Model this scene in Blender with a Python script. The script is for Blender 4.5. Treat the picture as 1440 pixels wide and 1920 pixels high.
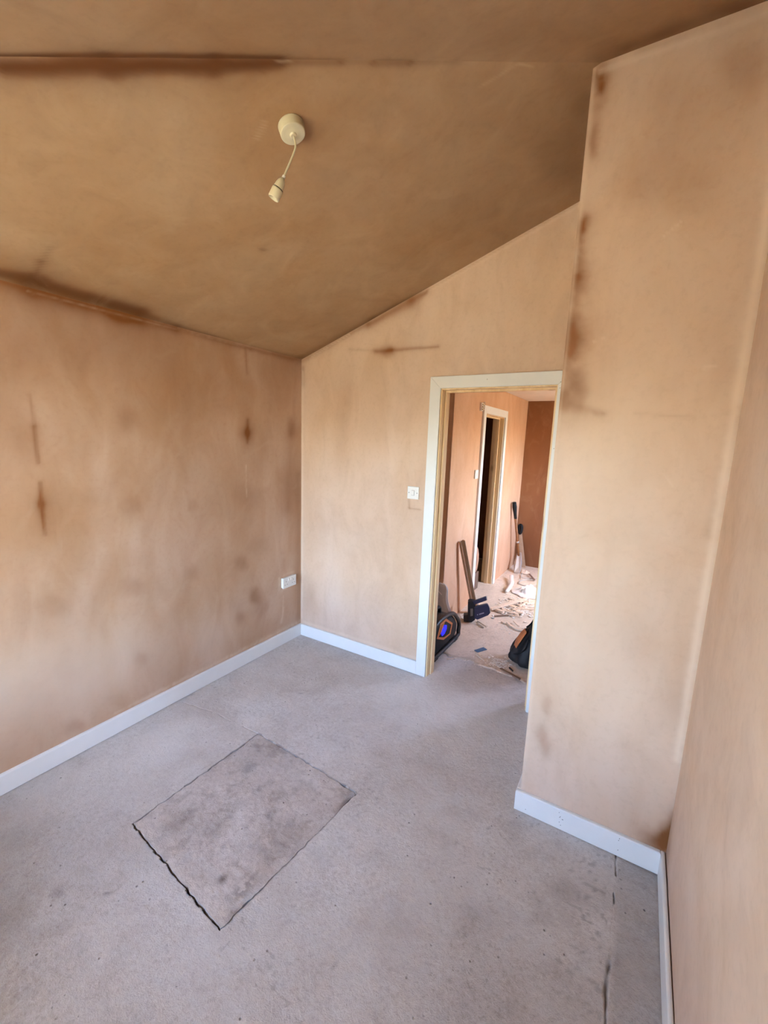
import bpy, bmesh, math, random
import numpy as np
from mathutils import Vector, Matrix

# ------------------------------------------------------------------ clear
for o in list(bpy.data.objects):
    bpy.data.objects.remove(o, do_unlink=True)
scene = bpy.context.scene
COL = scene.collection

# ------------------------------------------------------------------ camera
cam_d = bpy.data.cameras.new('camera')
cam = bpy.data.objects.new('camera', cam_d)
COL.objects.link(cam)
cam_d.sensor_fit = 'VERTICAL'
cam_d.sensor_height = 36.0
cam_d.lens = 800.38 / 1920 * 36.0
cam_d.clip_start = 0.02
RT = Vector((0.85544688, 0.51667442, 0.03547087))
UP = Vector((-0.11526859, 0.12317947, 0.98566727))
FW = Vector((-0.50489978, 0.84727467, -0.16492982))
CAMLOC = Vector((2.3292, -2.5930, 1.6503))
M = Matrix((RT, UP, -FW)).transposed().to_4x4()
M.translation = CAMLOC
cam.matrix_world = M
scene.camera = cam

# ------------------------------------------------------------------ world: clear daylight sky
world = bpy.data.worlds.new('world')
scene.world = world
world.use_nodes = True
wn = world.node_tree
wn.nodes.clear()
wo = wn.nodes.new('ShaderNodeOutputWorld')
wb = wn.nodes.new('ShaderNodeBackground')
sky = wn.nodes.new('ShaderNodeTexSky')
sky.sky_type = 'NISHITA'
sky.sun_disc = False
sky.sun_elevation = math.radians(59)
sky.sun_rotation = math.radians(90)
sky.air_density = 1.0
sky.dust_density = 2.0
sky.ozone_density = 1.0
tint = wn.nodes.new('ShaderNodeMix')
tint.data_type = 'RGBA'
tint.blend_type = 'MULTIPLY'
tint.inputs[0].default_value = 1.0
tint.inputs[7].default_value = (0.90, 1.0, 1.12, 1)      # white balance of the daylight
wn.links.new(sky.outputs[0], tint.inputs[6])
wn.links.new(tint.outputs[2], wb.inputs['Color'])
wb.inputs['Strength'].default_value = 6.5
wn.links.new(wb.outputs[0], wo.inputs[0])

# ------------------------------------------------------------------ sun, from the hall side (+x)
sun_d = bpy.data.lights.new('sun', 'SUN')
sun_d.energy = 14.0
sun_d.angle = math.radians(0.6)
sun_d.color = (1.0, 0.90, 0.76)
sun = bpy.data.objects.new('sun', sun_d)
COL.objects.link(sun)
sun.rotation_euler = Vector((1.0, 0.04, 1.66)).to_track_quat('Z', 'Y').to_euler()

# window openings (x range / y range, z range)
WIN1 = (0.20, 1.95, 0.50, 2.12)      # large window in the rear wall, behind the camera, opening on an added sky-blocking hood
WIN2 = (1.75, 2.65, 0.95, 2.00)      # in the right wall of the hall
HALL_X = 3.10
REAR_Y = -2.997

def portal(name, loc, rot, sx, sy):
    d = bpy.data.lights.new(name, 'AREA')
    d.shape = 'RECTANGLE'
    d.size, d.size_y = sx, sy
    d.cycles.is_portal = True
    o = bpy.data.objects.new(name, d)
    o.location = loc
    o.rotation_euler = rot
    COL.objects.link(o)
portal('window_daylight', ((WIN1[0]+WIN1[1])/2, REAR_Y-0.28, (WIN1[2]+WIN1[3])/2),
       (math.radians(90), 0, 0), WIN1[1]-WIN1[0], WIN1[3]-WIN1[2])
portal('hall_window_daylight', (HALL_X+0.07, (WIN2[0]+WIN2[1])/2, (WIN2[2]+WIN2[3])/2),
       (math.radians(90), 0, math.radians(90)), WIN2[1]-WIN2[0], WIN2[3]-WIN2[2])

# ------------------------------------------------------------------ exposure
vs = scene.view_settings
vs.view_transform = 'Standard'
vs.look = 'None'
vs.gamma = 1.0
vs.use_curve_mapping = False
vs.exposure = 0.50

# ------------------------------------------------------------------ dimensions (metres)
H = 2.2414                 # eaves height at the left wall
TA = math.tan(0.3375)      # pitch of the ceiling over the left wall
T2 = 0.3227                # pitch of the ceiling over the rear wall
XB, YB, XR = 2.0236, -0.7691, 2.5842   # boxed corner: left edge, front face, right wall
XA, WA, HA = 1.1055, 0.0729, 2.0629    # door architrave: outer left, width, outer top
XI, XJ = 1.1784, 1.8806                # architrave inner edges
T = 0.018
HS = 0.099
HALL_XL, HALL_Y, HALL_H, HALL_Y0 = 0.945, 3.35, 2.23, 0.80

# ------------------------------------------------------------------ helpers
def srgb(r, g, b):
    f = lambda c: (c/255/12.92) if c/255 <= 0.04045 else ((c/255+0.055)/1.055)**2.4
    return (f(r), f(g), f(b), 1.0)

def empty(name, loc=(0, 0, 0), rz=0.0):
    o = bpy.data.objects.new(name, None)
    o.location = loc
    o.rotation_euler = (0, 0, rz)
    o.empty_display_size = 0.05
    COL.objects.link(o)
    return o

def tag(o, label=None, cat=None, group=None, kind=None):
    if label: o['label'] = label
    if cat: o['category'] = cat
    if group: o['group'] = group
    if kind: o['kind'] = kind
    return o

def obj(name, bm, mat, parent=None, smooth=False):
    me = bpy.data.meshes.new(name)
    bmesh.ops.recalc_face_normals(bm, faces=bm.faces)
    bm.to_mesh(me)
    bm.free()
    if smooth:
        me.polygons.foreach_set('use_smooth', [True]*len(me.polygons))
    me.materials.append(mat)
    o = bpy.data.objects.new(name, me)
    if parent is not None:
        o.parent = parent
    COL.objects.link(o)
    return o

def BM():
    return bmesh.new()

def box(bm, x0, x1, y0, y1, z0, z1, bevel=0.0, seg=2, mat=None):
    vs_ = [bm.verts.new(v) for v in
           ((x0, y0, z0), (x1, y0, z0), (x1, y1, z0), (x0, y1, z0),
            (x0, y0, z1), (x1, y0, z1), (x1, y1, z1), (x0, y1, z1))]
    fs = [bm.faces.new([vs_[i] for i in q]) for q in
          ((0, 3, 2, 1), (4, 5, 6, 7), (0, 1, 5, 4), (1, 2, 6, 5), (2, 3, 7, 6), (3, 0, 4, 7))]
    if bevel > 0:
        es = list({e for f in fs for e in f.edges})
        r = bmesh.ops.bevel(bm, geom=es, offset=bevel, segments=seg, affect='EDGES', profile=0.5)
        vs_ = list({v for f in r['faces'] for v in f.verts} | {v for v in vs_ if v.is_valid})
    if mat is not None:
        bmesh.ops.transform(bm, matrix=mat, verts=vs_)
    return bm

def prism(bm, pts, d, bevel=0.0, seg=2):
    """pts: list of 3D points (planar polygon); d: extrusion vector."""
    d = Vector(d)
    a = [bm.verts.new(Vector(p)) for p in pts]
    b = [bm.verts.new(Vector(p)+d) for p in pts]
    n = len(pts)
    fs = [bm.faces.new(a), bm.faces.new(list(reversed(b)))]
    for i in range(n):
        fs.append(bm.faces.new((a[i], b[i], b[(i+1) % n], a[(i+1) % n])))
    bmesh.ops.recalc_face_normals(bm, faces=fs)
    if bevel > 0:
        es = list({e for f in fs for e in f.edges})
        bmesh.ops.bevel(bm, geom=es, offset=bevel, segments=seg, affect='EDGES', profile=0.5)
    return bm

def tube(bm, pts, rad, n=8, caps=True, flat=1.0):
    pts = [Vector(p) for p in pts]
    m = len(pts)
    rads = rad if isinstance(rad, (list, tuple)) else [rad]*m
    t0 = (pts[1]-pts[0]).normalized()
    ref = Vector((0, 0, 1)) if abs(t0.z) < 0.9 else Vector((1, 0, 0))
    nrm = (ref - t0*ref.dot(t0)).normalized()
    rings = []
    for i, p in enumerate(pts):
        t = (pts[min(i+1, m-1)]-pts[max(i-1, 0)]).normalized()
        nrm = (nrm - t*nrm.dot(t)).normalized()
        b = t.cross(nrm)
        rings.append([bm.verts.new(p + (nrm*math.cos(a)*flat + b*math.sin(a))*rads[i])
                      for a in (2*math.pi*k/n for k in range(n))])
    for i in range(m-1):
        for k in range(n):
            bm.faces.new((rings[i][k], rings[i][(k+1) % n], rings[i+1][(k+1) % n], rings[i+1][k]))
    if caps:
        bm.faces.new(list(reversed(rings[0])))
        bm.faces.new(rings[-1])
    return bm

def lathe(bm, prof, n=32, mat=None):
    """prof: list of (r, z) revolved about z."""
    rings = []
    new = []
    for r, z in prof:
        if r < 1e-6:
            v = bm.verts.new((0, 0, z)); rings.append([v]); new.append(v)
        else:
            ring = [bm.verts.new((r*math.cos(2*math.pi*k/n), r*math.sin(2*math.pi*k/n), z)) for k in range(n)]
            rings.append(ring); new += ring
    for a, b in zip(rings[:-1], rings[1:]):
        for k in range(n):
            k2 = (k+1) % n
            if len(a) == 1 and len(b) > 1: bm.faces.new((a[0], b[k], b[k2]))
            elif len(b) == 1 and len(a) > 1: bm.faces.new((a[k], a[k2], b[0]))
            elif len(a) > 1: bm.faces.new((a[k], a[k2], b[k2], b[k]))
    if mat is not None:
        bmesh.ops.transform(bm, matrix=mat, verts=new)
    return bm

def axis_matrix(loc, zdir, xhint=(1, 0, 0)):
    z = Vector(zdir).normalized()
    x = Vector(xhint)
    x = (x - z*x.dot(z)).normalized()
    y = z.cross(x)
    m = Matrix((x, y, z)).transposed().to_4x4()
    m.translation = Vector(loc)
    return m

def catmull(pts, k=6):
    pts = [Vector(p) for p in pts]
    out = []
    for i in range(len(pts)-1):
        p0 = pts[max(i-1, 0)]; p1 = pts[i]; p2 = pts[i+1]; p3 = pts[min(i+2, len(pts)-1)]
        for j in range(k):
            t = j/k
            out.append(0.5*((2*p1)+(-p0+p2)*t+(2*p0-5*p1+4*p2-p3)*t*t+(-p0+3*p1-3*p2+p3)*t**3))
    out.append(pts[-1])
    return out

# ---- numpy value noise
def _hash(ix, iy, seed):
    h = (ix.astype(np.int64)*374761393 + iy.astype(np.int64)*668265263 + seed*1442695041) & 0xffffffff
    h = ((h ^ (h >> 13))*1274126177) & 0xffffffff
    return ((h ^ (h >> 16)) & 0xffff)/65535.0

def vnoise(u, v, s, seed=0):
    u = u/s; v = v/s
    iu = np.floor(u); iv = np.floor(v)
    fu = u-iu; fv = v-iv
    fu = fu*fu*(3-2*fu); fv = fv*fv*(3-2*fv)
    a = _hash(iu, iv, seed); b = _hash(iu+1, iv, seed)
    c = _hash(iu, iv+1, seed); d = _hash(iu+1, iv+1, seed)
    return (a*(1-fu)+b*fu)*(1-fv)+(c*(1-fu)+d*fu)*fv

def fbm(u, v, s, seed=0, o=3):
    r = 0; a = 1; t = 0
    for i in range(o):
        r = r+a*vnoise(u, v, s/2**i, seed+i*17); t += a; a *= 0.5
    return r/t

def seg_dist(u, v, u0, v0, u1, v1):
    du, dv = u1-u0, v1-v0
    L2 = du*du+dv*dv+1e-12
    t = np.clip(((u-u0)*du+(v-v0)*dv)/L2, 0, 1)
    return np.hypot(u-(u0+t*du), v-(v0+t*dv)), t

ST = {}
ST['left'] = (  # broad upper blobs and corner strips paint dimmer light as brown
  [(-1.81, 2.236, -1.703, 2.231, 0.025, 0.031, 0.9), (-1.703, 2.231, -1.247, 2.232, 0.033, 0.034, 1.0), (-1.247, 2.232, -1.038, 2.224, 0.026, 0.016, 0.8), (-1.038, 2.229, -0.501, 2.22, 0.016, 0.009, 0.6), (-0.501, 2.22, 0.002, 2.234, 0.009, 0.017, 0.5), (-1.749, 1.793, -1.739, 1.656, 0.004, 0.006, 0.35), (-1.743, 1.656, -1.74, 1.496, 0.008, 0.006, 0.6), (-1.742, 1.407, -1.744, 1.309, 0.006, 0.012, 0.75), (-1.744, 1.309, -1.739, 1.166, 0.012, 0.003, 0.8), (-0.534, 1.754, -0.536, 1.668, 0.014, 0.023, 0.75), (-0.536, 1.668, -0.542, 1.603, 0.018, 0.009, 0.6), (-0.546, 2.211, -0.536, 2.06, 0.007, 0.007, 0.4), (-0.03, 1.359, -0.026, 0.121, 0.031, 0.035, 0.35), (-0.115, 1.77, -0.151, 1.115, 0.041, 0.048, 0.25)],
  [(-1.532, 2.06, 0.446, 0.091, -0.011, -0.145, 0.2), (-1.819, 1.742, 0.073, 0.006, -0.021, -0.245, 0.24), (-1.151, 1.857, 0.377, 0.04, -0.008, -0.144, 0.08), (-1.333, 1.708, 0.06, 0.003, -0.004, -0.071, 0.32), (-1.344, 1.26, 0.056, -0.006, -0.004, -0.063, 0.28), (-1.361, 0.802, 0.069, -0.02, -0.003, -0.055, 0.28), (-0.993, 0.785, 0.052, -0.013, -0.002, -0.048, 0.25), (-0.617, 0.763, 0.056, -0.013, -0.001, -0.054, 0.35), (-0.55, 1.228, 0.123, -0.012, -0.002, -0.097, 0.3), (-0.491, 0.489, 0.061, -0.018, -0.001, -0.057, 0.6), (-0.627, 0.362, 0.047, -0.017, -0.001, -0.048, 0.4), (-1.728, 0.818, 0.064, -0.021, -0.005, -0.058, 0.22), (-0.115, 1.71, 0.058, 0.002, -0.0, -0.064, 0.3), (-1.71, 1.268, 0.075, -0.009, -0.009, -0.112, 0.28), (-0.465, 0.852, 0.091, -0.018, -0.001, -0.072, 0.2), (-1.522, 1.946, 0.032, 0.005, -0.005, -0.074, 0.15), (-1.33, 2.224, 0.069, 0.017, -0.004, -0.062, 0.4), (-1.356, 0.375, 0.041, -0.018, -0.003, -0.051, 0.4), (-1.706, 0.488, 0.04, -0.019, -0.008, -0.11, 0.2), (-1.696, 0.145, 0.046, -0.028, -0.003, -0.046, 0.3), (-1.757, 1.586, 0.055, 0.001, -0.009, -0.105, 0.22), (-0.536, 1.668, 0.065, 0.002, -0.001, -0.057, 0.3), (-0.151, 1.199, 0.129, -0.012, -0.001, -0.251, 0.25), (-0.982, 1.21, 0.036, -0.004, -0.002, -0.039, 0.2), (-0.992, 1.783, 0.042, 0.003, -0.008, -0.184, 0.12), (-0.436, 0.375, 0.063, -0.021, -0.001, -0.084, 0.3), (-0.204, 2.109, 0.218, 0.032, -0.001, -0.188, 0.15)])
ST['far'] = (
  [(0.002, 2.229, 0.602, 2.439, 0.018, 0.012, 0.5), (0.602, 2.432, 0.927, 2.549, 0.024, 0.033, 0.75), (0.927, 2.549, 1.046, 2.591, 0.03, 0.011, 0.75), (1.046, 2.591, 1.891, 2.901, 0.005, 0.004, 0.2), (0.67, 2.252, 0.801, 2.25, 0.014, 0.014, 0.7), (0.801, 2.25, 1.14, 2.248, 0.01, 0.007, 0.55), (0.982, 1.254, 0.985, 1.195, 0.004, 0.004, 0.5), (0.985, 1.195, 1.071, 1.194, 0.004, 0.004, 0.35), (0.013, 2.178, 0.008, 2.059, 0.016, 0.016, 0.4), (0.448, 2.283, 0.652, 2.257, 0.007, 0.007, 0.2)],
  [(0.411, 1.894, 0.087, -0.001, 0.007, -0.266, 0.18), (0.395, 1.545, 0.069, 0.003, 0.005, -0.198, 0.15), (0.902, 2.266, 0.12, -0.009, 0.007, -0.135, 0.1), (0.671, 1.745, 0.134, 0.002, 0.008, -0.222, 0.07), (0.093, 0.347, 0.081, 0.018, 0.001, -0.139, 0.2), (0.76, 2.242, 0.059, -0.004, 0.002, -0.048, 0.35), (1.329, 2.462, 0.085, -0.01, 0.005, -0.076, 0.08)])
ST['box'] = (  # broad top blobs: brown mottling deepened to paint the dim upper light
  [(2.043, 2.926, 2.045, 2.878, 0.023, 0.017, 1.0), (2.043, 2.829, 2.046, 2.679, 0.019, 0.015, 0.5), (2.044, 2.464, 2.038, 2.275, 0.017, 0.023, 0.85), (2.038, 2.275, 2.038, 2.048, 0.021, 0.029, 0.75), (2.038, 2.048, 2.043, 1.841, 0.037, 0.047, 0.95), (2.056, 1.806, 2.18, 1.78, 0.022, 0.01, 0.85), (2.599, 0.272, 2.58, 0.117, 0.011, 0.029, 0.8), (2.616, 0.487, 2.599, 0.272, 0.006, 0.013, 0.5), (2.538, 0.129, 2.578, 0.091, 0.035, 0.035, 0.6), (2.284, 1.78, 2.46, 1.767, 0.003, 0.003, 0.15), (2.576, 1.805, 2.555, 1.374, 0.014, 0.018, 0.22), (2.165, 2.953, 2.492, 2.926, 0.011, 0.013, 0.15)],
  [(2.089, 0.546, 0.021, 0.008, 0.005, -0.059, 0.28), (2.074, 0.412, 0.026, 0.011, 0.004, -0.04, 0.34), (2.102, 0.356, 0.03, 0.013, 0.005, -0.05, 0.36), (2.288, 2.55, 0.154, -0.039, 0.014, -0.115, 0.3), (2.459, 2.81, 0.079, -0.028, 0.012, -0.088, 0.38), (2.337, 2.736, 0.16, -0.051, 0.014, -0.109, 0.22), (2.088, 1.87, 0.041, -0.001, 0.007, -0.071, 0.35), (2.591, 0.196, 0.035, 0.02, 0.007, -0.058, 0.5), (2.399, 0.935, 0.068, 0.019, 0.015, -0.126, 0.1), (2.546, 0.701, 0.055, 0.021, 0.01, -0.084, 0.15), (2.528, 1.908, 0.035, -0.002, 0.018, -0.136, 0.12), (2.299, 1.499, 0.051, 0.005, 0.011, -0.099, 0.1)])
ST['c1'] = (  # entries behind the boxing mix real damp with painted shade
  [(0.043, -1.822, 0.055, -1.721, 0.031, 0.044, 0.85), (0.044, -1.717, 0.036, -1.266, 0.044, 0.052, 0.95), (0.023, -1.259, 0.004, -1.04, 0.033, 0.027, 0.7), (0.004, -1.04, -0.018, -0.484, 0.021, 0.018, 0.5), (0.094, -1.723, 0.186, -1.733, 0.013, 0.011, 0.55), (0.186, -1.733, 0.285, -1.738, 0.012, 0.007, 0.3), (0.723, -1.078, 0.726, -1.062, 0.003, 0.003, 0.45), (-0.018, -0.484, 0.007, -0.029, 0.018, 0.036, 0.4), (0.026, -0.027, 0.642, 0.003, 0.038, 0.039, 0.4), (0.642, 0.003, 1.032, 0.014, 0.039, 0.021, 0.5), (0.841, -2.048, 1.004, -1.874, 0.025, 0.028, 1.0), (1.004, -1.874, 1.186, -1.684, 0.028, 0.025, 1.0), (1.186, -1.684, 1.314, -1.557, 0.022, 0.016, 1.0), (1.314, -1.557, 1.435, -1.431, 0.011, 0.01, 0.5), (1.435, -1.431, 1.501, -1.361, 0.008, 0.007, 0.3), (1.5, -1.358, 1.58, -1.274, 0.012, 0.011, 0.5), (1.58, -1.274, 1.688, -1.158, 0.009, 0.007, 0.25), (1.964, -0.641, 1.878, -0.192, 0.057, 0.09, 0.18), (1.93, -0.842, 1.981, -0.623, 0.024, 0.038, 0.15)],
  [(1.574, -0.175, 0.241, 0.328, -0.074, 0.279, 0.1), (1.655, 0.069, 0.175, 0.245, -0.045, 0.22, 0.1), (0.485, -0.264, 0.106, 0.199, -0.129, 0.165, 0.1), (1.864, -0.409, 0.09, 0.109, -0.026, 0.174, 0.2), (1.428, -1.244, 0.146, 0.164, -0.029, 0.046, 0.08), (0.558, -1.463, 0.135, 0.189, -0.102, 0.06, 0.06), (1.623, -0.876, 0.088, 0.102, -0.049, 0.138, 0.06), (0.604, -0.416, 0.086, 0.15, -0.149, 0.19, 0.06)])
ST['c2'] = (
  [(0.866, -2.055, 1.028, -1.886, 0.015, 0.017, 0.95), (1.028, -1.886, 1.207, -1.699, 0.017, 0.017, 0.95), (1.207, -1.699, 1.323, -1.567, 0.015, 0.013, 0.95), (1.321, -1.565, 1.438, -1.435, 0.01, 0.011, 0.45), (1.503, -1.363, 1.583, -1.279, 0.008, 0.009, 0.4), (2.238, -0.806, 2.485, -0.785, 0.048, 0.061, 0.5), (2.136, -0.816, 2.238, -0.806, 0.033, 0.048, 0.4)],
  [(1.912, -1.14, 0.194, 0.195, -0.027, 0.112, 0.1), (1.601, -1.513, 0.16, 0.158, -0.047, 0.072, 0.08), (2.089, -0.806, 0.072, 0.075, -0.009, 0.103, 0.2), (2.409, -0.815, 0.082, 0.079, 0.007, 0.069, 0.25)])
ST['right'] = (
  [(-0.685, 0.316, -0.818, 0.14, 0.063, 0.061, 0.3)],
  [])

PALE = {
 'left': [(-2.4, 0.50, -1.5, 0.40, 0.30, 0.24, .48), (-1.3, 0.36, -0.7, 0.30, 0.2, 0.15, .22), (-0.205, 0.40, -0.212, 0.30, 0.006, 0.008, .28), (-0.205, 0.30, -0.225, 0.19, 0.010, 0.016, .42), (-0.25, 0.56, -0.25, 0.46, 0.010, 0.010, .45),  # wide strips: window light painted onto the lower wall
          (-0.20, 0.57, -0.09, 0.572, 0.012, 0.010, .28), (-0.24, 0.445, -0.16, 0.455, 0.008, 0.006, .3),
          (-1.72, 2.222, -1.1, 2.224, 0.002, 0.002, .22), (-1.1, 2.229, -0.5, 2.230, 0.003, 0.003, .3),
          (-1.5, 0.115, -0.02, 0.115, 0.012, 0.02, .35), (-0.56, 1.23, -0.56, 1.45, .004, .004, .4)],
 'far': [(0.012, 0.15, 0.012, 2.15, 0.010, 0.008, .55), (1.05, 2.585, 1.95, 2.905, 0.008, 0.008, .35),
         (0.03, 0.115, 1.1, 0.112, 0.010, 0.014, .4), (0.1, 2.255, 0.45, 2.385, .006, .004, .4)],
 'box': [(2.20, 0.85, 2.20, 1.80, .20, .20, .38), (2.030, 0.1, 2.030, 2.95, 0.008, 0.008, .35), (2.568, 0.5, 2.568, 2.6, 0.012, 0.014, .75),  # wide strip paints the brighter light at mid height
         (2.12, 2.04, 2.16, 2.05, .004, .004, .4), (2.47, 1.93, 2.50, 1.935, .008, .006, .4),
         (2.05, 2.935, 2.6, 2.925, .012, .012, .45), (2.30, 2.36, 2.345, 2.40, .003, .003, .4),
         (2.40, 1.57, 2.43, 1.53, .003, .003, .4)],
 'right': [(-0.79, 0.3, -0.79, 2.5, 0.012, 0.012, .2), (-1.1, 0.6, -1.1, 1.8, .03, .03, .12)],
 'c1': [(1.10, -1.45, 1.16, -1.47, .006, .006, .35), (0.45, -2.05, 0.5, -2.03, .01, .008, .35),
        (1.72, -1.02, 1.83, -1.0, .006, .006, .3), (1.83, -1.0, 1.86, -0.95, .005, .004, .4),
        (1.31, -1.565, 1.335, -1.54, .005, .005, .3)],
 'c2': [],
}

def damp_shade_field(key, u, v):
    """Damp stains of that surface, with broad shade painted into the same field."""
    out = np.zeros_like(u)
    if key in ST:
        du = (fbm(u, v, 0.12, 3)-0.5)*0.03; dv = (fbm(u, v, 0.12, 9)-0.5)*0.03
        fu = (vnoise(u, v, 0.012, 31)-0.5)*0.006; fv = (vnoise(u, v, 0.012, 37)-0.5)*0.006
        lines, blobs = ST[key]
        for (u0, v0, u1, v1, w0, w1, s) in lines:
            k = min(1.0, max(w0, w1)/0.02)*(1.6 if key == 'box' else 1.0)
            d, t = seg_dist(u+du*k*.55+fu*k*.5, v+dv*k*.55+fv*k*.5, u0, v0, u1, v1)
            w = np.maximum(w0+(w1-w0)*t, 0.009 if key == 'c1' else 0.004)
            c = s*(0.78*np.exp(-(d/(w*1.15))**(1.7 if key in ('left', 'far', 'box') else 2.4))+0.22*np.exp(-(d/(w*3.0))**2))
            if key == 'box':
                c = c*np.clip(0.38+1.5*fbm(u, v, 0.07, 63, 4)**1.3, 0, 1.25)
            out = 1-(1-out)*(1-np.clip(c, 0, 1))
        for (bu, bv, ax, ay, bx, by, s) in blobs:
            det = ax*by-ay*bx
            x = u+du*1.5-bu; y = v+dv*1.5-bv
            p = (x*by-y*bx)/det; q = (-x*ay+y*ax)/det
            r2 = p*p+q*q
            out = out + s*np.exp(-(r2**1.35))*(0.75+0.5*fbm(u, v, 0.12, 5))
    return np.clip(out, 0, 1)

def pale_field(key, u, v):
    out = np.zeros_like(u)
    for (u0, v0, u1, v1, w0, w1, s) in PALE.get(key, []):
        d, t = seg_dist(u+(vnoise(u, v, .02, 71)-.5)*.004, v+(vnoise(u, v, .02, 77)-.5)*.004, u0, v0, u1, v1)
        w = np.maximum(w0+(w1-w0)*t, 0.004)
        out = np.maximum(out, s*np.exp(-(d/w)**2)*((0.35+0.9*vnoise(u, v, 0.018, 15)) if key == 'left' and w0 < .05 else (0.6+0.5*fbm(u, v, 0.15, 15))))
    return np.clip(out, 0, 1)

def lines_1d(a, b, step, extra=()):
    n = max(2, int(round((b-a)/step))+1)
    s = set(np.round(np.linspace(a, b, n), 5))
    for e in extra:
        s.add(round(e, 5))
    return np.array(sorted(s))

def grid_mesh(name, us, vs_, fn, attrs, mat, flip=False, holes=(), boxes=(), keep=None, sharp=None):
    """Dense surface fn(u, v) -> x, y, z with float attributes, plus plain backing boxes."""
    U, V = np.meshgrid(us, vs_, indexing='ij')
    X, Y, Z = fn(U, V)
    nu, nv = U.shape
    P = np.stack([X, Y, Z], -1).reshape(-1, 3)
    idx = np.arange(nu*nv).reshape(nu, nv)
    q = np.stack([idx[:-1, :-1], idx[1:, :-1], idx[1:, 1:], idx[:-1, 1:]], -1).reshape(-1, 4)
    cu = ((U[:-1, :-1]+U[1:, 1:])/2).reshape(-1); cv = ((V[:-1, :-1]+V[1:, 1:])/2).reshape(-1)
    ok = np.ones(len(q), bool)
    for (a, b, c, d) in holes:
        ok &= ~((cu > a) & (cu < b) & (cv > c) & (cv < d))
    if keep is not None:
        ok &= keep(cu, cv)
    q = q[ok]
    if flip: q = q[:, ::-1]
    A = {k: f(U, V).reshape(-1) for k, f in attrs.items()}
    bv = []; bq = []
    n0 = len(P)
    for (x0, x1, y0, y1, z0, z1) in boxes:
        k = n0+len(bv)
        bv += [(x0, y0, z0), (x1, y0, z0), (x1, y1, z0), (x0, y1, z0), (x0, y0, z1), (x1, y0, z1), (x1, y1, z1), (x0, y1, z1)]
        bq += [[k+i for i in f] for f in ((0, 3, 2, 1), (4, 5, 6, 7), (0, 1, 5, 4), (1, 2, 6, 5), (2, 3, 7, 6), (3, 0, 4, 7))]
    if bv:
        P = np.vstack([P, np.array(bv)]); q = np.vstack([q, np.array(bq)])
        A = {k: np.concatenate([a, np.zeros(len(bv))]) for k, a in A.items()}
    me = bpy.data.meshes.new(name)
    me.vertices.add(len(P)); me.vertices.foreach_set('co', P.astype(np.float32).ravel())
    me.loops.add(q.size); me.loops.foreach_set('vertex_index', q.astype(np.int32).ravel())
    me.polygons.add(len(q)); me.polygons.foreach_set('loop_start', np.arange(0, q.size, 4, dtype=np.int32))
    sm = np.zeros(len(q), bool); sm[:len(q)-len(bq)] = True
    me.polygons.foreach_set('use_smooth', sm)
    me.update(calc_edges=True)
    for k, a in A.items():
        at = me.attributes.new(k, 'FLOAT', 'POINT')
        at.data.foreach_set('value', a.astype(np.float32))
    me.validate()
    if sharp:
        me.set_sharp_from_angle(angle=sharp)
    me.materials.append(mat)
    o = bpy.data.objects.new(name, me)
    COL.objects.link(o)
    return o

# ------------------------------------------------------------------ materials
def newmat(name):
    m = bpy.data.materials.new(name)
    m.use_nodes = True
    nt = m.node_tree
    nt.nodes.clear()
    out = nt.nodes.new('ShaderNodeOutputMaterial')
    p = nt.nodes.new('ShaderNodeBsdfPrincipled')
    nt.links.new(p.outputs[0], out.inputs[0])
    return m, nt, p

def node(nt, t, **kw):
    n = nt.nodes.new(t)
    for k, v in kw.items():
        setattr(n, k, v)
    return n

def mix(nt, fac, a, b, mode='MIX'):
    n = nt.nodes.new('ShaderNodeMix')
    n.data_type = 'RGBA'
    n.blend_type = mode
    for sock, val in ((n.inputs[0], fac), (n.inputs[6], a), (n.inputs[7], b)):
        if hasattr(val, 'links') or hasattr(val, 'is_linked'):
            nt.links.new(val, sock)
        else:
            sock.default_value = val
    return n.outputs[2]

def noise(nt, vec, scale, detail=4, rough=0.55, dist=0.0):
    n = node(nt, 'ShaderNodeTexNoise')
    n.inputs['Scale'].default_value = scale
    n.inputs['Detail'].default_value = detail
    n.inputs['Roughness'].default_value = rough
    n.inputs['Distortion'].default_value = dist
    nt.links.new(vec, n.inputs['Vector'])
    return n.outputs['Fac']

def ramp(nt, fac, stops):
    n = node(nt, 'ShaderNodeValToRGB')
    el = n.color_ramp.elements
    while len(el) < len(stops): el.new(0.5)
    for e, (p, c) in zip(el, stops):
        e.position = p
        e.color = c if len(c) == 4 else (*c, 1)
    nt.links.new(fac, n.inputs[0])
    return n.outputs[0]

def grey(v): return (v, v, v, 1)

def mth(nt, op, a, b=None):
    n = node(nt, 'ShaderNodeMath', operation=op)
    for i, v in enumerate((a, b)):
        if v is None: continue
        if hasattr(v, 'is_linked'): nt.links.new(v, n.inputs[i])
        else: n.inputs[i].default_value = v
    return n.outputs[0]

def mapping(nt, vec, scale):
    n = node(nt, 'ShaderNodeMapping')
    n.inputs['Scale'].default_value = scale
    nt.links.new(vec, n.inputs['Vector'])
    return n.outputs[0]

def bump(nt, p, h, strength, dist):
    n = node(nt, 'ShaderNodeBump')
    n.inputs['Strength'].default_value = strength
    n.inputs['Distance'].default_value = dist
    nt.links.new(h, n.inputs['Height'])
    nt.links.new(n.outputs[0], p.inputs['Normal'])

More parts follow.
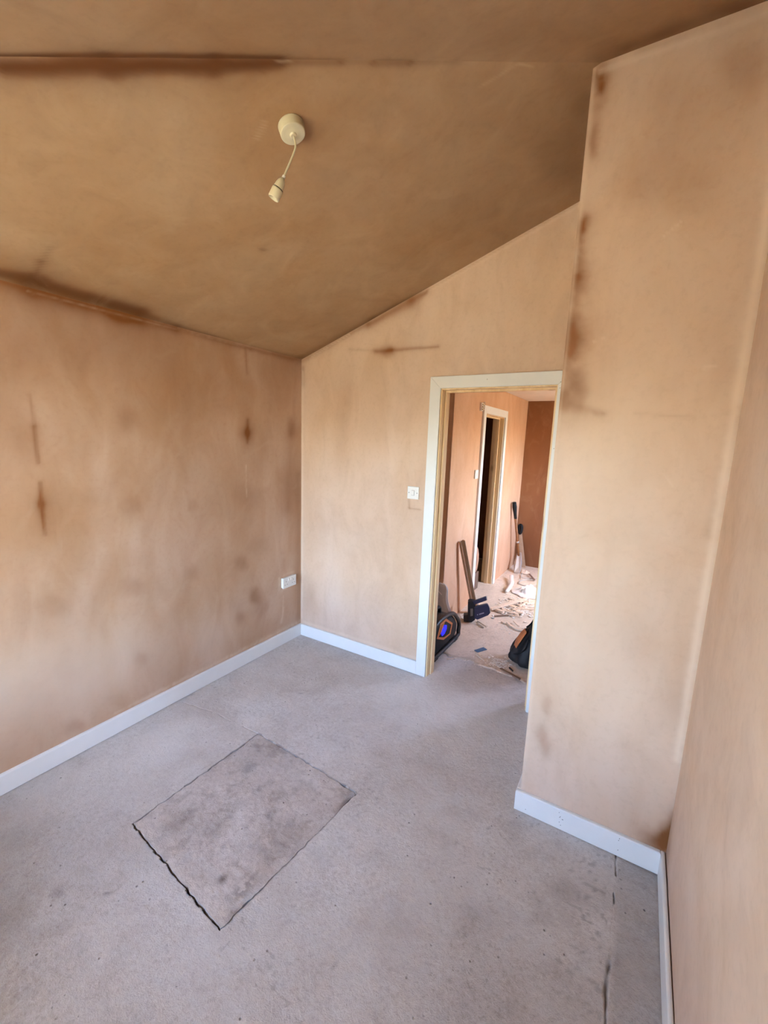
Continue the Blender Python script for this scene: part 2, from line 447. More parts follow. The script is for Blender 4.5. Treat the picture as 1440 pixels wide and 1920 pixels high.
def plaster(name, dry, dry2, damp, pale, streak=(1, 1, 1)):
    m, nt, p = newmat(name)
    tc = node(nt, 'ShaderNodeTexCoord').outputs['Object']
    sv = mapping(nt, tc, streak)
    big = noise(nt, sv, 1.7, 3, 0.55, 0.6)
    mid = noise(nt, sv, 6.0, 4, 0.6, 0.8)
    fine = noise(nt, tc, 38.0, 4, 0.65, 0.3)
    c = mix(nt, ramp(nt, big, [(0.32, grey(0)), (0.68, grey(1))]), dry, dry2)
    c = mix(nt, mth(nt, 'MULTIPLY', ramp(nt, mid, [(0.45, grey(0)), (0.80, grey(1))]), 0.20), c, damp)
    c = mix(nt, mth(nt, 'MULTIPLY', ramp(nt, mid, [(0.22, grey(1)), (0.45, grey(0))]), 0.15), c, pale)
    c = mix(nt, mth(nt, 'MULTIPLY', ramp(nt, fine, [(0.50, grey(0)), (0.85, grey(1))]), 0.14), c, damp)
    a = node(nt, 'ShaderNodeAttribute'); a.attribute_name = 'damp'  # damp stains plus the painted shade
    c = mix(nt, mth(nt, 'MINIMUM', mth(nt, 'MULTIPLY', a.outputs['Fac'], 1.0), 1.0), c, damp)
    b = node(nt, 'ShaderNodeAttribute'); b.attribute_name = 'pale'
    # faint pale trowel arcs
    w = node(nt, 'ShaderNodeTexWave', wave_type='RINGS')
    w.inputs['Scale'].default_value = 1.3; w.inputs['Distortion'].default_value = 9.0
    w.inputs['Detail'].default_value = 3.0; w.inputs['Detail Scale'].default_value = 1.4
    nt.links.new(tc, w.inputs['Vector'])
    tr = ramp(nt, w.outputs['Fac'], [(0.90, grey(0)), (1.0, grey(1))])
    tr = mth(nt, 'MULTIPLY', tr, ramp(nt, mid, [(0.5, grey(0)), (0.62, grey(1))]))
    pf = mth(nt, 'MAXIMUM', b.outputs['Fac'], mth(nt, 'MULTIPLY', tr, 0.07))
    c = mix(nt, pf, c, pale)
    nt.links.new(c, p.inputs['Base Color'])
    p.inputs['Roughness'].default_value = 0.62
    p.inputs['Specular IOR Level'].default_value = 0.28
    h = mth(nt, 'ADD', mth(nt, 'MULTIPLY', mid, 1.0), mth(nt, 'MULTIPLY', fine, 0.12))
    bump(nt, p, h, 0.20, 0.006)
    return m

MAT = {}
DRY = srgb(217, 189, 167); DRY2 = srgb(209, 175, 146); DAMP = srgb(132, 80, 38); PALE_C = srgb(232, 208, 184)
MAT['plaster'] = plaster('plaster', DRY, DRY2, DAMP, PALE_C, (1, 1, .45))
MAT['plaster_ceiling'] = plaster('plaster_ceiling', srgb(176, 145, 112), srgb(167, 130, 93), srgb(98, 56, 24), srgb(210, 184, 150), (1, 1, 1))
MAT['plaster_right'] = plaster('plaster_right', DRY, DRY2, DAMP, PALE_C, (1, 1, .9))
MAT['plaster_left'] = plaster('plaster_left', srgb(203, 172, 149), srgb(184, 145, 112), DAMP, PALE_C, (1, 1, .45))
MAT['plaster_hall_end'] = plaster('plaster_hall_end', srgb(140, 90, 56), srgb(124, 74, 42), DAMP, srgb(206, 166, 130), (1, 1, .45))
MAT['plaster_hall'] = plaster('plaster_hall', srgb(214, 170, 136), srgb(206, 158, 122), DAMP, PALE_C, (1, 1, .45))

def concrete(name, c_mid, c_lo, c_hi, stain):
    m, nt, p = newmat(name)
    tc = node(nt, 'ShaderNodeTexCoord').outputs['Object']
    big = noise(nt, tc, 1.3, 4, 0.6, 0.4)
    mid = noise(nt, tc, 7.0, 5, 0.65, 0.5)
    fine = noise(nt, tc, 55.0, 5, 0.7, 0.2)
    grit = noise(nt, tc, 210.0, 3, 0.7)
    c = mix(nt, ramp(nt, big, [(0.33, grey(0)), (0.66, grey(1))]), c_lo, c_mid)
    c = mix(nt, mth(nt, 'MULTIPLY', ramp(nt, mid, [(0.48, grey(0)), (0.75, grey(1))]), 0.45), c, c_hi)
    c = mix(nt, mth(nt, 'MULTIPLY', ramp(nt, mid, [(0.25, grey(1)), (0.46, grey(0))]), 0.45), c, stain)
    amp = ramp(nt, noise(nt, tc, 2.6, 3, 0.6, 0.5), [(0.35, grey(0.35)), (0.65, grey(1.0))])
    c = mix(nt, mth(nt, 'MULTIPLY', mth(nt, 'MULTIPLY', ramp(nt, fine, [(0.52, grey(0)), (0.68, grey(1))]), 0.55), amp), c, c_hi)
    c = mix(nt, mth(nt, 'MULTIPLY', mth(nt, 'MULTIPLY', ramp(nt, fine, [(0.32, grey(1)), (0.47, grey(0))]), 0.60), amp), c, stain)
    c = mix(nt, mth(nt, 'MULTIPLY', mth(nt, 'MULTIPLY', ramp(nt, grit, [(0.3, grey(1)), (0.48, grey(0))]), 0.50), amp), c, stain)
    v = node(nt, 'ShaderNodeTexVoronoi')
    v.inputs['Scale'].default_value = 26.0
    nt.links.new(tc, v.inputs['Vector'])
    spots = mth(nt, 'MULTIPLY', ramp(nt, v.outputs['Distance'], [(0.05, grey(1)), (0.13, grey(0))]),
                ramp(nt, mid, [(0.50, grey(0)), (0.60, grey(1))]))
    c = mix(nt, mth(nt, 'MULTIPLY', spots, 0.75), c, srgb(78, 64, 54))
    a = node(nt, 'ShaderNodeAttribute'); a.attribute_name = 'damp'  # dirt, cracks and the painted foreground darkening
    c = mix(nt, a.outputs['Fac'], c, srgb(72, 58, 48))
    b = node(nt, 'ShaderNodeAttribute'); b.attribute_name = 'pale'
    c = mix(nt, b.outputs['Fac'], c, c_hi)
    nt.links.new(c, p.inputs['Base Color'])
    p.inputs['Roughness'].default_value = 0.8
    p.inputs['Specular IOR Level'].default_value = 0.3
    h = mth(nt, 'ADD', mth(nt, 'MULTIPLY', mid, 0.7), mth(nt, 'ADD', mth(nt, 'MULTIPLY', fine, 0.6), mth(nt, 'MULTIPLY', grit, 0.25)))
    h = mth(nt, 'SUBTRACT', h, mth(nt, 'MULTIPLY', spots, 0.6))
    bump(nt, p, h, 0.60, 0.009)
    return m
MAT['concrete'] = concrete('concrete', srgb(204, 196, 190), srgb(190, 180, 172), srgb(222, 217, 212), srgb(158, 145, 135))
MAT['concrete_patch'] = concrete('concrete_patch', srgb(196, 185, 177), srgb(186, 173, 164), srgb(218, 209, 202), srgb(148, 134, 124))
MAT['concrete_hall'] = concrete('concrete_hall', srgb(222, 200, 178), srgb(210, 186, 164), srgb(234, 215, 196), srgb(180, 155, 134))

def simple(name, col, rough=0.5, spec=0.4, var=0.08, scale=20.0, bmp=0.0, metal=0.0, emit=None, es=0.0, alpha_mix=None):
    m, nt, p = newmat(name)
    tc = node(nt, 'ShaderNodeTexCoord').outputs['Object']
    n = noise(nt, tc, scale, 4, 0.6)
    dark = tuple(c*(1-var*2.5) for c in col[:3])+(1,)
    nt.links.new(mix(nt, ramp(nt, n, [(0.35, grey(0)), (0.65, grey(1))]), dark, col), p.inputs['Base Color'])
    p.inputs['Roughness'].default_value = rough
    p.inputs['Specular IOR Level'].default_value = spec
    p.inputs['Metallic'].default_value = metal
    if bmp: bump(nt, p, n, bmp, 0.004)
    if emit:
        p.inputs['Emission Color'].default_value = emit
        p.inputs['Emission Strength'].default_value = es
    return m

MAT['white_paint'] = simple('white_primed_wood', srgb(232, 229, 224), 0.42, 0.4, 0.012, 9.0)
MAT['white_plastic'] = simple('white_plastic', srgb(236, 230, 222), 0.3, 0.5, 0.012, 60.0)
MAT['cream_plastic'] = simple('cream_plastic', srgb(214, 202, 168), 0.32, 0.5, 0.015, 60.0)
MAT['grey_mark'] = simple('grey_mark', srgb(120, 112, 106), 0.5, 0.3, 0.05)
MAT['slot_dark'] = simple('slot_dark', srgb(60, 52, 46), 0.7, 0.2, 0.05)
MAT['black_plastic'] = simple('black_plastic', srgb(34, 30, 30), 0.42, 0.5, 0.1, 40.0, 0.1)
MAT['black_rubber'] = simple('black_rubber', srgb(24, 22, 22), 0.65, 0.3, 0.1, 60.0)
MAT['orange_plastic'] = simple('orange_plastic', srgb(196, 112, 56), 0.4, 0.4, 0.05, 30.0)
MAT['blue_screen'] = simple('blue_screen', srgb(4, 6, 60), 0.3, 0.3, 0.02, 20.0, emit=(0.0, 0.004, 1.0, 1), es=1.3)
MAT['navy_plastic'] = simple('navy_plastic', srgb(46, 44, 74), 0.45, 0.45, 0.08, 40.0)
MAT['navy_dark'] = simple('navy_dark', srgb(30, 27, 34), 0.5, 0.4, 0.08, 40.0)
MAT['pale_print'] = simple('pale_print', srgb(150, 142, 160), 0.5, 0.3, 0.03)
MAT['silver'] = simple('silver', srgb(196, 190, 184), 0.35, 0.5, 0.05, 30, metal=0.7)
MAT['steel_track'] = simple('steel_track', srgb(186, 158, 130), 0.55, 0.4, 0.06, 14, 0.1, metal=0.0)
MAT['shaft_wood'] = simple('shaft_wood', srgb(150, 100, 62), 0.55, 0.3, 0.08, 30)
MAT['offcut_wood'] = simple('offcut_wood', srgb(226, 198, 172), 0.7, 0.2, 0.06, 40, 0.15)
MAT['offcut_dark'] = simple('offcut_dark', srgb(138, 110, 92), 0.75, 0.2, 0.08, 40, 0.15)
MAT['rubble'] = simple('rubble', srgb(234, 220, 206), 0.9, 0.1, 0.05, 60, 0.0)
MAT['dust'] = simple('dust', srgb(150, 132, 118), 0.95, 0.05, 0.12, 50, 0.3)
MAT['blue_card'] = simple('blue_card', srgb(84, 104, 126), 0.6, 0.3, 0.06, 40)
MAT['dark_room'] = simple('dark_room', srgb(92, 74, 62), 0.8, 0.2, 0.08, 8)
MAT['tan_card'] = simple('tan_card', srgb(196, 152, 122), 0.7, 0.2, 0.06, 20)
MAT['brown_board'] = simple('brown_board', srgb(120, 96, 80), 0.7, 0.2, 0.06, 20)
MAT['grey_cable'] = simple('grey_cable', srgb(196, 184, 172), 0.5, 0.3, 0.04, 30)
MAT['sack_black'] = simple('sack_black', srgb(40, 36, 35), 0.62, 0.3, 0.12, 13, 1.0)
MAT['sack_orange'] = simple('sack_orange', srgb(196, 116, 70), 0.6, 0.3, 0.06, 26, 0.2)
MAT['white_sheet'] = simple('white_sheet', srgb(240, 230, 222), 0.4, 0.4, 0.03, 26, 0.1)
MAT['hall_ceiling'] = simple('hall_ceiling', srgb(226, 206, 190), 0.8, 0.2, 0.03, 5)
MAT['sky_blocker'] = simple('sky_blocker_pale', srgb(210, 202, 186), 0.85, 0.2, 0.04, 6)  # for the added sky-blocking walls and roof
MAT['grass'] = simple('garden_ground', srgb(214, 191, 138), 0.9, 0.1, 0.15, 6, 0.2)

def pine(name):
    m, nt, p = newmat(name)
    tc = node(nt, 'ShaderNodeTexCoord').outputs['Object']
    sv = mapping(nt, tc, (7, 7, 0.22))
    g = noise(nt, sv, 3.0, 3, 0.5, 0.5)
    c = ramp(nt, g, [(0.25, srgb(214, 174, 122)), (0.5, srgb(232, 200, 154)), (0.75, srgb(242, 216, 176))])
    v = node(nt, 'ShaderNodeTexVoronoi')
    v.inputs['Scale'].default_value = 1.0
    nt.links.new(mapping(nt, tc, (5, 5, 2.2)), v.inputs['Vector'])
    c = mix(nt, ramp(nt, v.outputs['Distance'], [(0.07, grey(1)), (0.16, grey(0))]), c, srgb(140, 92, 48))
    nt.links.new(c, p.inputs['Base Color'])
    p.inputs['Roughness'].default_value = 0.5
    p.inputs['Specular IOR Level'].default_value = 0.35
    bump(nt, p, g, 0.08, 0.002)
    return m
MAT['pine'] = pine('pine')

def film(name, col, trans):
    m = bpy.data.materials.new(name)
    m.use_nodes = True
    nt = m.node_tree
    nt.nodes.clear()
    out = node(nt, 'ShaderNodeOutputMaterial')
    p = node(nt, 'ShaderNodeBsdfPrincipled')
    p.inputs['Roughness'].default_value = 0.25
    tc = node(nt, 'ShaderNodeTexCoord').outputs['Object']
    n = noise(nt, tc, 22, 4, 0.6)
    nt.links.new(mix(nt, n, tuple(c*0.8 for c in col[:3])+(1,), col), p.inputs['Base Color'])
    t = node(nt, 'ShaderNodeBsdfTransparent')
    mx = node(nt, 'ShaderNodeMixShader')
    mx.inputs[0].default_value = trans
    nt.links.new(p.outputs[0], mx.inputs[1]); nt.links.new(t.outputs[0], mx.inputs[2])
    nt.links.new(mx.outputs[0], out.inputs[0])
    return m
MAT['polythene'] = film('polythene', srgb(240, 230, 222), 0.30)
MAT['window_glass'] = film('window_glass', srgb(230, 236, 236), 0.95)

# ================================================================== SETTING
random.seed(4)
WT = 0.12

def plaster_bumps(u, v, seed):
    return (fbm(u, v, 0.55, seed)-0.5)*0.004

def att(key):
    return {'damp': lambda u, v: damp_shade_field(key, u, v), 'pale': lambda u, v: pale_field(key, u, v)}

# left wall (x = 0, faces +x)
o = grid_mesh('wall_left', lines_1d(REAR_Y-0.02, 0.02, 0.009), lines_1d(0, H+0.02, 0.009),
              lambda u, v: (plaster_bumps(u, v, 1), u, v), att('left'), MAT['plaster_left'],
              boxes=[(-WT, -0.006, REAR_Y-0.12, 0.12, 0, H+0.06)])
tag(o, 'tan plastered side wall with dark damp streaks and a double socket', kind='structure')
# far wall with the doorway (y = 0, faces -y)
DX0, DX1, DZ = 1.1585, 1.9005, 2.010
o = grid_mesh('wall_far', lines_1d(-0.02, XB+0.06, 0.009, (DX0, DX1)), lines_1d(0, 3.02, 0.009, (DZ,)),
              lambda u, v: (u, plaster_bumps(u, v, 2), v), att('far'), MAT['plaster'], flip=True,
              holes=[(DX0, DX1, -1, DZ)],
              boxes=[(-0.02, DX0, 0.006, WT, 0, 3.02), (DX1, HALL_X+.1, 0.006, WT, 0, 3.02), (DX0, DX1, 0.006, WT, DZ, 3.02),
                     (-0.80, -0.02, 0.006, WT, 0, 3.02)])
tag(o, 'pinkish plastered end wall around the doorway, raked to the sloping ceiling', kind='structure')
# boxed corner (front at y = YB)
o = grid_mesh('wall_boxing', lines_1d(XB, XR+0.02, 0.007), lines_1d(0, 3.02, 0.009),
              lambda u, v: (u, YB+plaster_bumps(u, v, 5)*np.clip((u-XB)/0.1, 0, 1), v), att('box'), MAT['plaster'], flip=True,
              boxes=[(XB, XR+0.10, YB+0.004, 0.05, 0, 3.02)])
tag(o, 'projecting plastered wall corner right of the doorway with rusty edge stains', kind='structure')
# right wall (x = XR, faces -x)
o = grid_mesh('wall_right', lines_1d(REAR_Y-0.02, YB+0.02, 0.012), lines_1d(0, 3.02, 0.012),
              lambda u, v: (XR+plaster_bumps(u, v, 6), u, v), att('right'), MAT['plaster_right'], flip=True,
              boxes=[(XR+0.006, XR+WT, REAR_Y-0.12, YB+0.02, 0, 3.02)])
tag(o, 'plain plastered wall along the right edge', kind='structure')
# rear wall with the window, behind the camera
x0, x1, z0, z1 = WIN1
o = grid_mesh('wall_rear', lines_1d(-0.02, XR+0.02, 0.04, (x0, x1)), lines_1d(0, 2.30, 0.04, (z0, z1)),
              lambda u, v: (u, u*0+REAR_Y, v), att('none'), MAT['plaster'], holes=[WIN1],
              boxes=[(-0.05, x0, REAR_Y-0.30, REAR_Y-0.004, 0, 2.40), (x1, XR+0.1, REAR_Y-0.30, REAR_Y-0.004, 0, 2.40),
                     (x0, x1, REAR_Y-0.30, REAR_Y-0.004, 0, z0), (x0, x1, REAR_Y-0.30, REAR_Y-0.004, z1, 2.40)])
tag(o, 'plastered wall with the window, behind the viewer', kind='structure')

# ceiling: two slopes meeting at a hip
K = TA/T2
def yh(x): return REAR_Y+K*x
def c1(U, V):          # U = x, V in 0..1 from the hip to the far wall
    y = yh(U)+(0.04-yh(U))*V
    return U, y, H+U*TA+plaster_bumps(U, y, 8)*0.6*np.clip(V*20, 0, 1)
us = lines_1d(-0.02, XB+0.03, 0.010)
vv = np.concatenate([np.linspace(0, 0.12, 45)[:-1], np.linspace(0.12, 1, 170)])
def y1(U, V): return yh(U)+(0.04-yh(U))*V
def roof_damp_shade(U, V): return damp_shade_field('c1', U, y1(U, V))
oa = grid_mesh('ceiling', us, vv, c1, {'damp': roof_damp_shade, 'pale': lambda U, V: pale_field('c1', U, y1(U, V))}, MAT['plaster_ceiling'])
tag(oa, 'sloping brown plastered ceiling with a dark damp band along its fold', kind='structure')
def xh(y): return (y-REAR_Y)/K
def x2(U, V): return xh(V)+(XR+0.04-xh(V))*U
def c2(U, V):
    x = x2(U, V)
    return x, V, H+(V-REAR_Y)*T2+plaster_bumps(x, V, 11)*0.6*np.clip(U*20, 0, 1)
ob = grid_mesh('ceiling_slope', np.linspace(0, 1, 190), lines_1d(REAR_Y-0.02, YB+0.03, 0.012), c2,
               {'damp': lambda U, V: damp_shade_field('c2', x2(U, V), V), 'pale': lambda U, V: pale_field('c2', x2(U, V), V)}, MAT['plaster_ceiling'])
tag(ob, 'second ceiling slope above the fold, over the projecting corner', kind='structure')
# roof deck above the ceilings keeps daylight out
bm = BM()
box(bm, -0.15, XR+0.15, REAR_Y-0.34, 0.15, 3.03, 3.06)
o = obj('roof_deck', bm, MAT['dark_room']); tag(o, 'dark roof deck above the sloping ceiling', kind='structure')
bm = BM()
box(bm, -0.15, -0.12, REAR_Y-0.34, 0.15, 2.2, 3.03); box(bm, -0.15, XR+0.15, REAR_Y-0.34, REAR_Y-0.31, 2.2, 3.03)
o = obj('roof_fascia', bm, MAT['dark_room']); tag(o, 'dark fascia boards closing the roof edge', kind='structure')

# ---------------------------------------------------------------- floors
PTL, PBL, PBR, PTR = (0.655, -1.074), (0.645, -1.769), (1.290, -1.833), (1.352, -1.110)
def patch_sdf(u, v):
    """positive inside the cut-out rectangle (with a ragged edge)."""
    wu = u+(fbm(u, v, 0.025, 41, 4)-.5)*0.013; wv = v+(fbm(u, v, 0.025, 47, 4)-.5)*0.013
    d = np.full(u.shape, 9.0)
    q = [PTL, PBL, PBR, PTR]
    for i in range(4):
        a, b = q[i], q[(i+1) % 4]
        ex, ey = b[0]-a[0], b[1]-a[1]
        L = math.hypot(ex, ey)
        nx, ny = -ey/L, ex/L
        d = np.minimum(d, (wu-a[0])*nx+(wv-a[1])*ny)
    return d
CRACK = [(2.418, -0.76), (2.427, -0.875), (2.424, -1.057), (2.430, -1.187), (2.4225, -1.226), (2.4215, -1.322), (2.425, -1.41), (2.42, -1.7), (2.43, -2.2)]
def crack_terms(u, v):
    wu = u+(fbm(u, v, 0.05, 51)-.5)*0.010+(vnoise(u, v, 0.012, 53)-.5)*0.005
    d = np.full(u.shape, 9.0); 
    for (a, b) in zip(CRACK[:-1], CRACK[1:]):
        dd, t = seg_dist(wu, v, *a, *b); d = np.minimum(d, dd)
    w = np.where(v > -0.88, 0.0030, np.where(v > -1.20, 0.0024, np.where(v > -1.42, 0.0026+.0042*vnoise(u*0, v, .04, 9), 0.003)))
    return d, w
def crack_mask(v):
    n = vnoise(v, v*0+4.2, .035, 7)
    return np.where(v > -0.88, np.clip(n*2.2, 0, 1), np.where(v > -1.21, .10+.75*(n > .66), np.where(v > -1.42, np.clip(.35+n*1.1, 0, 1), .3*(n > .5))))
LC = [(0.03, -1.135), (0.10, -1.123), (0.287, -1.092), (0.471, -1.087), (0.655, -1.074)]
def floor_h(u, v):
    z = (fbm(u, v, 0.8, 21)-.5)*0.004+(vnoise(u, v, 0.03, 23)-.5)*0.0012
    s = patch_sdf(u, v)
    z = z-0.030*np.clip(s/0.002, 0, 1)
    d, w = crack_terms(u, v)
    z = z-0.012*np.exp(-(d/w)**2)*crack_mask(v)-0.003*np.clip((u-2.425)/0.01, 0, 1)*(v < YB)
    for (a, b) in zip(LC[:-1], LC[1:]):
        dd, t = seg_dist(u, v+(fbm(u, v, .05, 61)-.5)*.012, *a, *b)
        z = z-0.004*np.exp(-(dd/0.0022)**2)*(vnoise(u, v, .04, 66) > .35)
    return z
def floor_dark(u, v):
    s = patch_sdf(u, v)
    o_ = 0.55*np.exp(-(s/0.005)**2)*(vnoise(u, v, .03, 3) > .3)
    d, w = crack_terms(u, v)
    o_ = np.maximum(o_, 0.7*np.exp(-(d/w)**2)*crack_mask(v))
    o_ = np.maximum(o_, 0.34*np.clip((u-2.425)/0.02, 0, 1)*(v < -0.7)*(0.55+.5*fbm(u, v, .3, 8)))
    for (bu, bv, r, k) in ((2.26, -1.06, .05, .30), (2.2, -1.2, .06, .22), (2.05, -0.86, .05, .15), (0.70, -2.05, .03, .5), (0.62, -2.15, .035, .45),
                           (0.86, -1.96, .010, .8), (1.15, -0.6, .16, .12), (0.3, -1.95, .10, .25), (0.25, -1.1, .1, .18), (0.40, -2.35, .60, .48), (1.2, -2.55, .6, .26), (1.3, -2.0, .25, .12), (2.1, -1.5, .3, .18), (1.6, -0.75, .06, .12)):  # widest blobs: brown dirt plus painted darkening of the dim foreground
        x = u-bu+(fbm(u, v, .06, 83)-.5)*.08; y = v-bv+(fbm(u, v, .06, 87)-.5)*.08
        o_ = np.maximum(o_, k*np.exp(-(x*x+y*y)/(r*r)))
    # gritty scabs along the right-hand crack and below the boxing
    g = (vnoise(u, v, .014, 91) > .80)*np.exp(-((u-2.36)/.09)**2)*(v < -0.8)
    o_ = np.maximum(o_, .35*g)
    g = (vnoise(u, v, .012, 95) > .84)*(fbm(u, v, .25, 97) > .5)
    return np.clip(np.maximum(o_, .28*g), 0, 1)
def floor_pale(u, v):
    o_ = np.zeros_like(u)
    for (bu, bv, rx, ry, k) in ((0.30, -1.45, .20, .35, .50), (0.25, -0.75, .22, .4, .3), (1.5, -1.3, .3, .4, .25), (1.40, -0.25, .55, .38, .62), (0.55, -1.02, .15, .08, .3), (0.2, -1.85, .15, .15, .25)):  # blobs by doorway and left wall paint in light, with some dust
        o_ = np.maximum(o_, k*np.exp(-((u-bu)/rx)**2-((v-bv)/ry)**2))
    return o_*(0.6+0.6*fbm(u, v, .2, 29))
xs = np.unique(np.round(np.concatenate([lines_1d(-0.03, XR+0.04, 0.012), np.arange(.625, .675, .003), np.arange(1.27, 1.372, .003), np.arange(2.400, 2.450, .0022)]), 4))
ys = np.unique(np.round(np.concatenate([lines_1d(REAR_Y-0.02, 0.40, 0.012), np.arange(-1.855, -1.745, .003), np.arange(-1.14, -1.05, .003)]), 4))
fl = grid_mesh('floor', xs, ys, lambda u, v: (u, v, floor_h(u, v)), {'damp': floor_dark, 'pale': floor_pale}, MAT['concrete'], sharp=0.6,
               boxes=[(-0.1, XR+0.1, REAR_Y-0.1, 0.40, -0.12, -0.045)])
tag(fl, 'bare worn grey concrete floor with cracks and a cut rectangular patch', kind='structure')
# the loose patch, a slab of its own sitting in the cut-out
def patch_xy(U, V):
    # U along TL->TR, V along TL->BL ; gap to the cut-out per side
    n = lambda s, k: vnoise(s, s*0+3.3, .06, k)
    gl = 0.0022+0.0060*(n(V, 1)-.2).clip(0)
    gt = 0.0022+0.0075*(n(U, 2)-.2).clip(0)
    gb = 0.0055+0.0020*n(U, 3)
    gr = 0.0008+0.010*np.exp(-((V-0.07)/.07)**2)+0.009*np.exp(-((V-.86)/.09)**2)
    x = (PTL[0]*(1-U)+PTR[0]*U)*(1-V)+(PBL[0]*(1-U)+PBR[0]*U)*V
    y = (PTL[1]*(1-U)+PTR[1]*U)*(1-V)+(PBL[1]*(1-U)+PBR[1]*U)*V
    x = x+gl*(1-U)**8-gr*U**8
    y = y-gt*(1-V)**8+gb*V**8
    # same ragged wobble as the cut-out
    k = np.maximum(np.maximum(U, 1-U), np.maximum(V, 1-V))
    k = np.clip((k-.90)/.1, 0, 1)
    px, py = x.copy(), y.copy()
    for _ in range(4):
        px = x-(fbm(px, py, 0.025, 41, 4)-.5)*0.013*k; py = y-(fbm(px, py, 0.025, 47, 4)-.5)*0.013*k
    return px, py
def patch_fn(U, V):
    x, y = patch_xy(np.clip(U, 0, 1), np.clip(V, 0, 1))
    z = (fbm(x, y, .25, 101)-.5)*.006+(vnoise(x, y, .02, 103)-.5)*.0022-0.001
    chips = np.exp(-((U-1)/.02)**2)*(np.exp(-((V-.08)/.08)**2)+np.exp(-((V-.86)/.09)**2))
    z = z-0.010*chips
    z = np.where((U < 0) | (U > 1) | (V < 0) | (V > 1), -0.029, z)
    return x, y, z
def patch_dark(U, V):
    x, y = patch_xy(np.clip(U, 0, 1), np.clip(V, 0, 1))
    o_ = .22*np.clip((fbm(x, y, .05, 111, 4)-.55)*5, 0, 1)+.16*np.clip((fbm(x, y, .18, 113)-.5)*4, 0, 1)
    o_ = np.maximum(o_, .75*np.exp(-(((x-1.155)**2+(y+1.715)**2)/.018**2)))
    o_ = np.maximum(o_, .45*np.exp(-((x-1.25)/.03)**2)*np.exp(-((y+1.70)/.07)**2)*(vnoise(x, y, .015, 9) > .4))
    o_ = np.maximum(o_, .40*np.exp(-((x-0.80)**2+(y+1.65)**2)/.07**2)*(.4+fbm(x, y, .03, 12)))
    o_ = np.maximum(o_, .5*np.exp(-((U-1)/.025)**2)*np.exp(-((V-.08)/.1)**2))
    return np.clip(o_, 0, 1)
def patch_pale(U, V):
    x, y = patch_xy(np.clip(U, 0, 1), np.clip(V, 0, 1))
    o_ = .6*np.exp(-((x-1.18)/.10)**2-((y+1.15)/.05)**2)*np.clip((fbm(x, y, .04, 121)-.4)*4, 0, 1)
    o_ = np.maximum(o_, .5*np.exp(-((x-.98)/.06)**2-((y+1.50)/.05)**2)*np.clip((fbm(x, y, .04, 125)-.4)*4, 0, 1))
    return o_
uu = np.concatenate([[-0.001], np.linspace(0, 1, 130), [1.001]])
pt = grid_mesh('concrete_patch', uu, np.concatenate([[-0.001], np.linspace(0, 1, 130), [1.001]]), patch_fn,
               {'damp': patch_dark, 'pale': patch_pale}, MAT['concrete_patch'], flip=True, sharp=0.6)
pt.parent = fl
pt['label'] = 'rectangular browner concrete patch with ragged cracked edges'

# hall floor
def edge_y(u): return 0.385+(fbm(u, u*0, .12, 131)-.5)*.10+(vnoise(u, u*0+2, .02, 133)-.5)*.02-0.10*(u-1.35)
def hall_fn(U, V):
    y = edge_y(U)+(HALL_Y+0.06-edge_y(U))*V
    z = 0.006+(fbm(U, y, .5, 141)-.5)*.006+(vnoise(U, y, .03, 143)-.5)*.002
    return U, y, np.where(V < 0, -0.03, z)
def hy(U, V): return edge_y(U)+(HALL_Y+0.06-edge_y(U))*np.clip(V, 0, 1)
def hall_dark(U, V):
    y = hy(U, V)
    o_ = .30*np.exp(-((y-edge_y(U))/.05)**2)*(vnoise(U, y, .02, 9) > .4)
    o_ = np.maximum(o_, .30*np.exp(-((U-1.42)/.22)**2-((y-1.65)/.22)**2)*(.4+fbm(U, y, .08, 5)))
    return np.maximum(o_, .12*(vnoise(U, y, .02, 31) > .83))
o = grid_mesh('floor_hall', lines_1d(-0.72, HALL_X+0.05, 0.02), np.concatenate([[-0.002], np.linspace(0, .2, 50), np.linspace(.2, 1, 90)[1:]]), hall_fn,
              {'damp': hall_dark, 'pale': lambda U, V: U*0}, MAT['concrete_hall'],
              boxes=[(-0.75, HALL_X+.1, 0.41, HALL_Y+.1, -0.12, -0.035), (-0.75, -0.04, .1, .42, -0.12, 0.0), (XR+.03, HALL_X+.1, .1, .42, -.12, 0.0)])
tag(o, 'dusty pinkish concrete floor of the room beyond the doorway', kind='structure')

# ---------------------------------------------------------------- hall shell
IY0, IY1, IZ = 1.585, 2.325, 1.965     # rough opening of the inner door
o = grid_mesh('wall_hall_left', lines_1d(HALL_Y0, HALL_Y+0.03, 0.012, (IY0, IY1)), lines_1d(0, HALL_H+0.02, 0.012, (IZ,)),
              lambda u, v: (HALL_XL+plaster_bumps(u, v, 15), u, v), att('none'), MAT['plaster_hall'], holes=[(IY0, IY1, -1, IZ)],
              boxes=[(HALL_XL-WT, HALL_XL-0.004, HALL_Y0, IY0, 0, HALL_H+.05), (HALL_XL-WT, HALL_XL-0.004, IY1, HALL_Y+.03, 0, HALL_H+.05),
                     (HALL_XL-WT, HALL_XL-0.004, IY0, IY1, IZ, HALL_H+.05), (-0.70, HALL_XL-WT, HALL_Y0, HALL_Y0+WT, 0, HALL_H+.05)])
tag(o, 'pink plastered wall beyond the doorway, holding the inner door frame', kind='structure')
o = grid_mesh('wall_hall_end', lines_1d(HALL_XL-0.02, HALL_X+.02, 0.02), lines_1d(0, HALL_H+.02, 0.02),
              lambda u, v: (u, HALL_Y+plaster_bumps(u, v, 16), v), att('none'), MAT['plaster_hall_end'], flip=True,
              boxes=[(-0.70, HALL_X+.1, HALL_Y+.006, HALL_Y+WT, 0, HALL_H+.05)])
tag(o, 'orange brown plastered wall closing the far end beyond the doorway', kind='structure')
y0, y1_, z0, z1 = WIN2
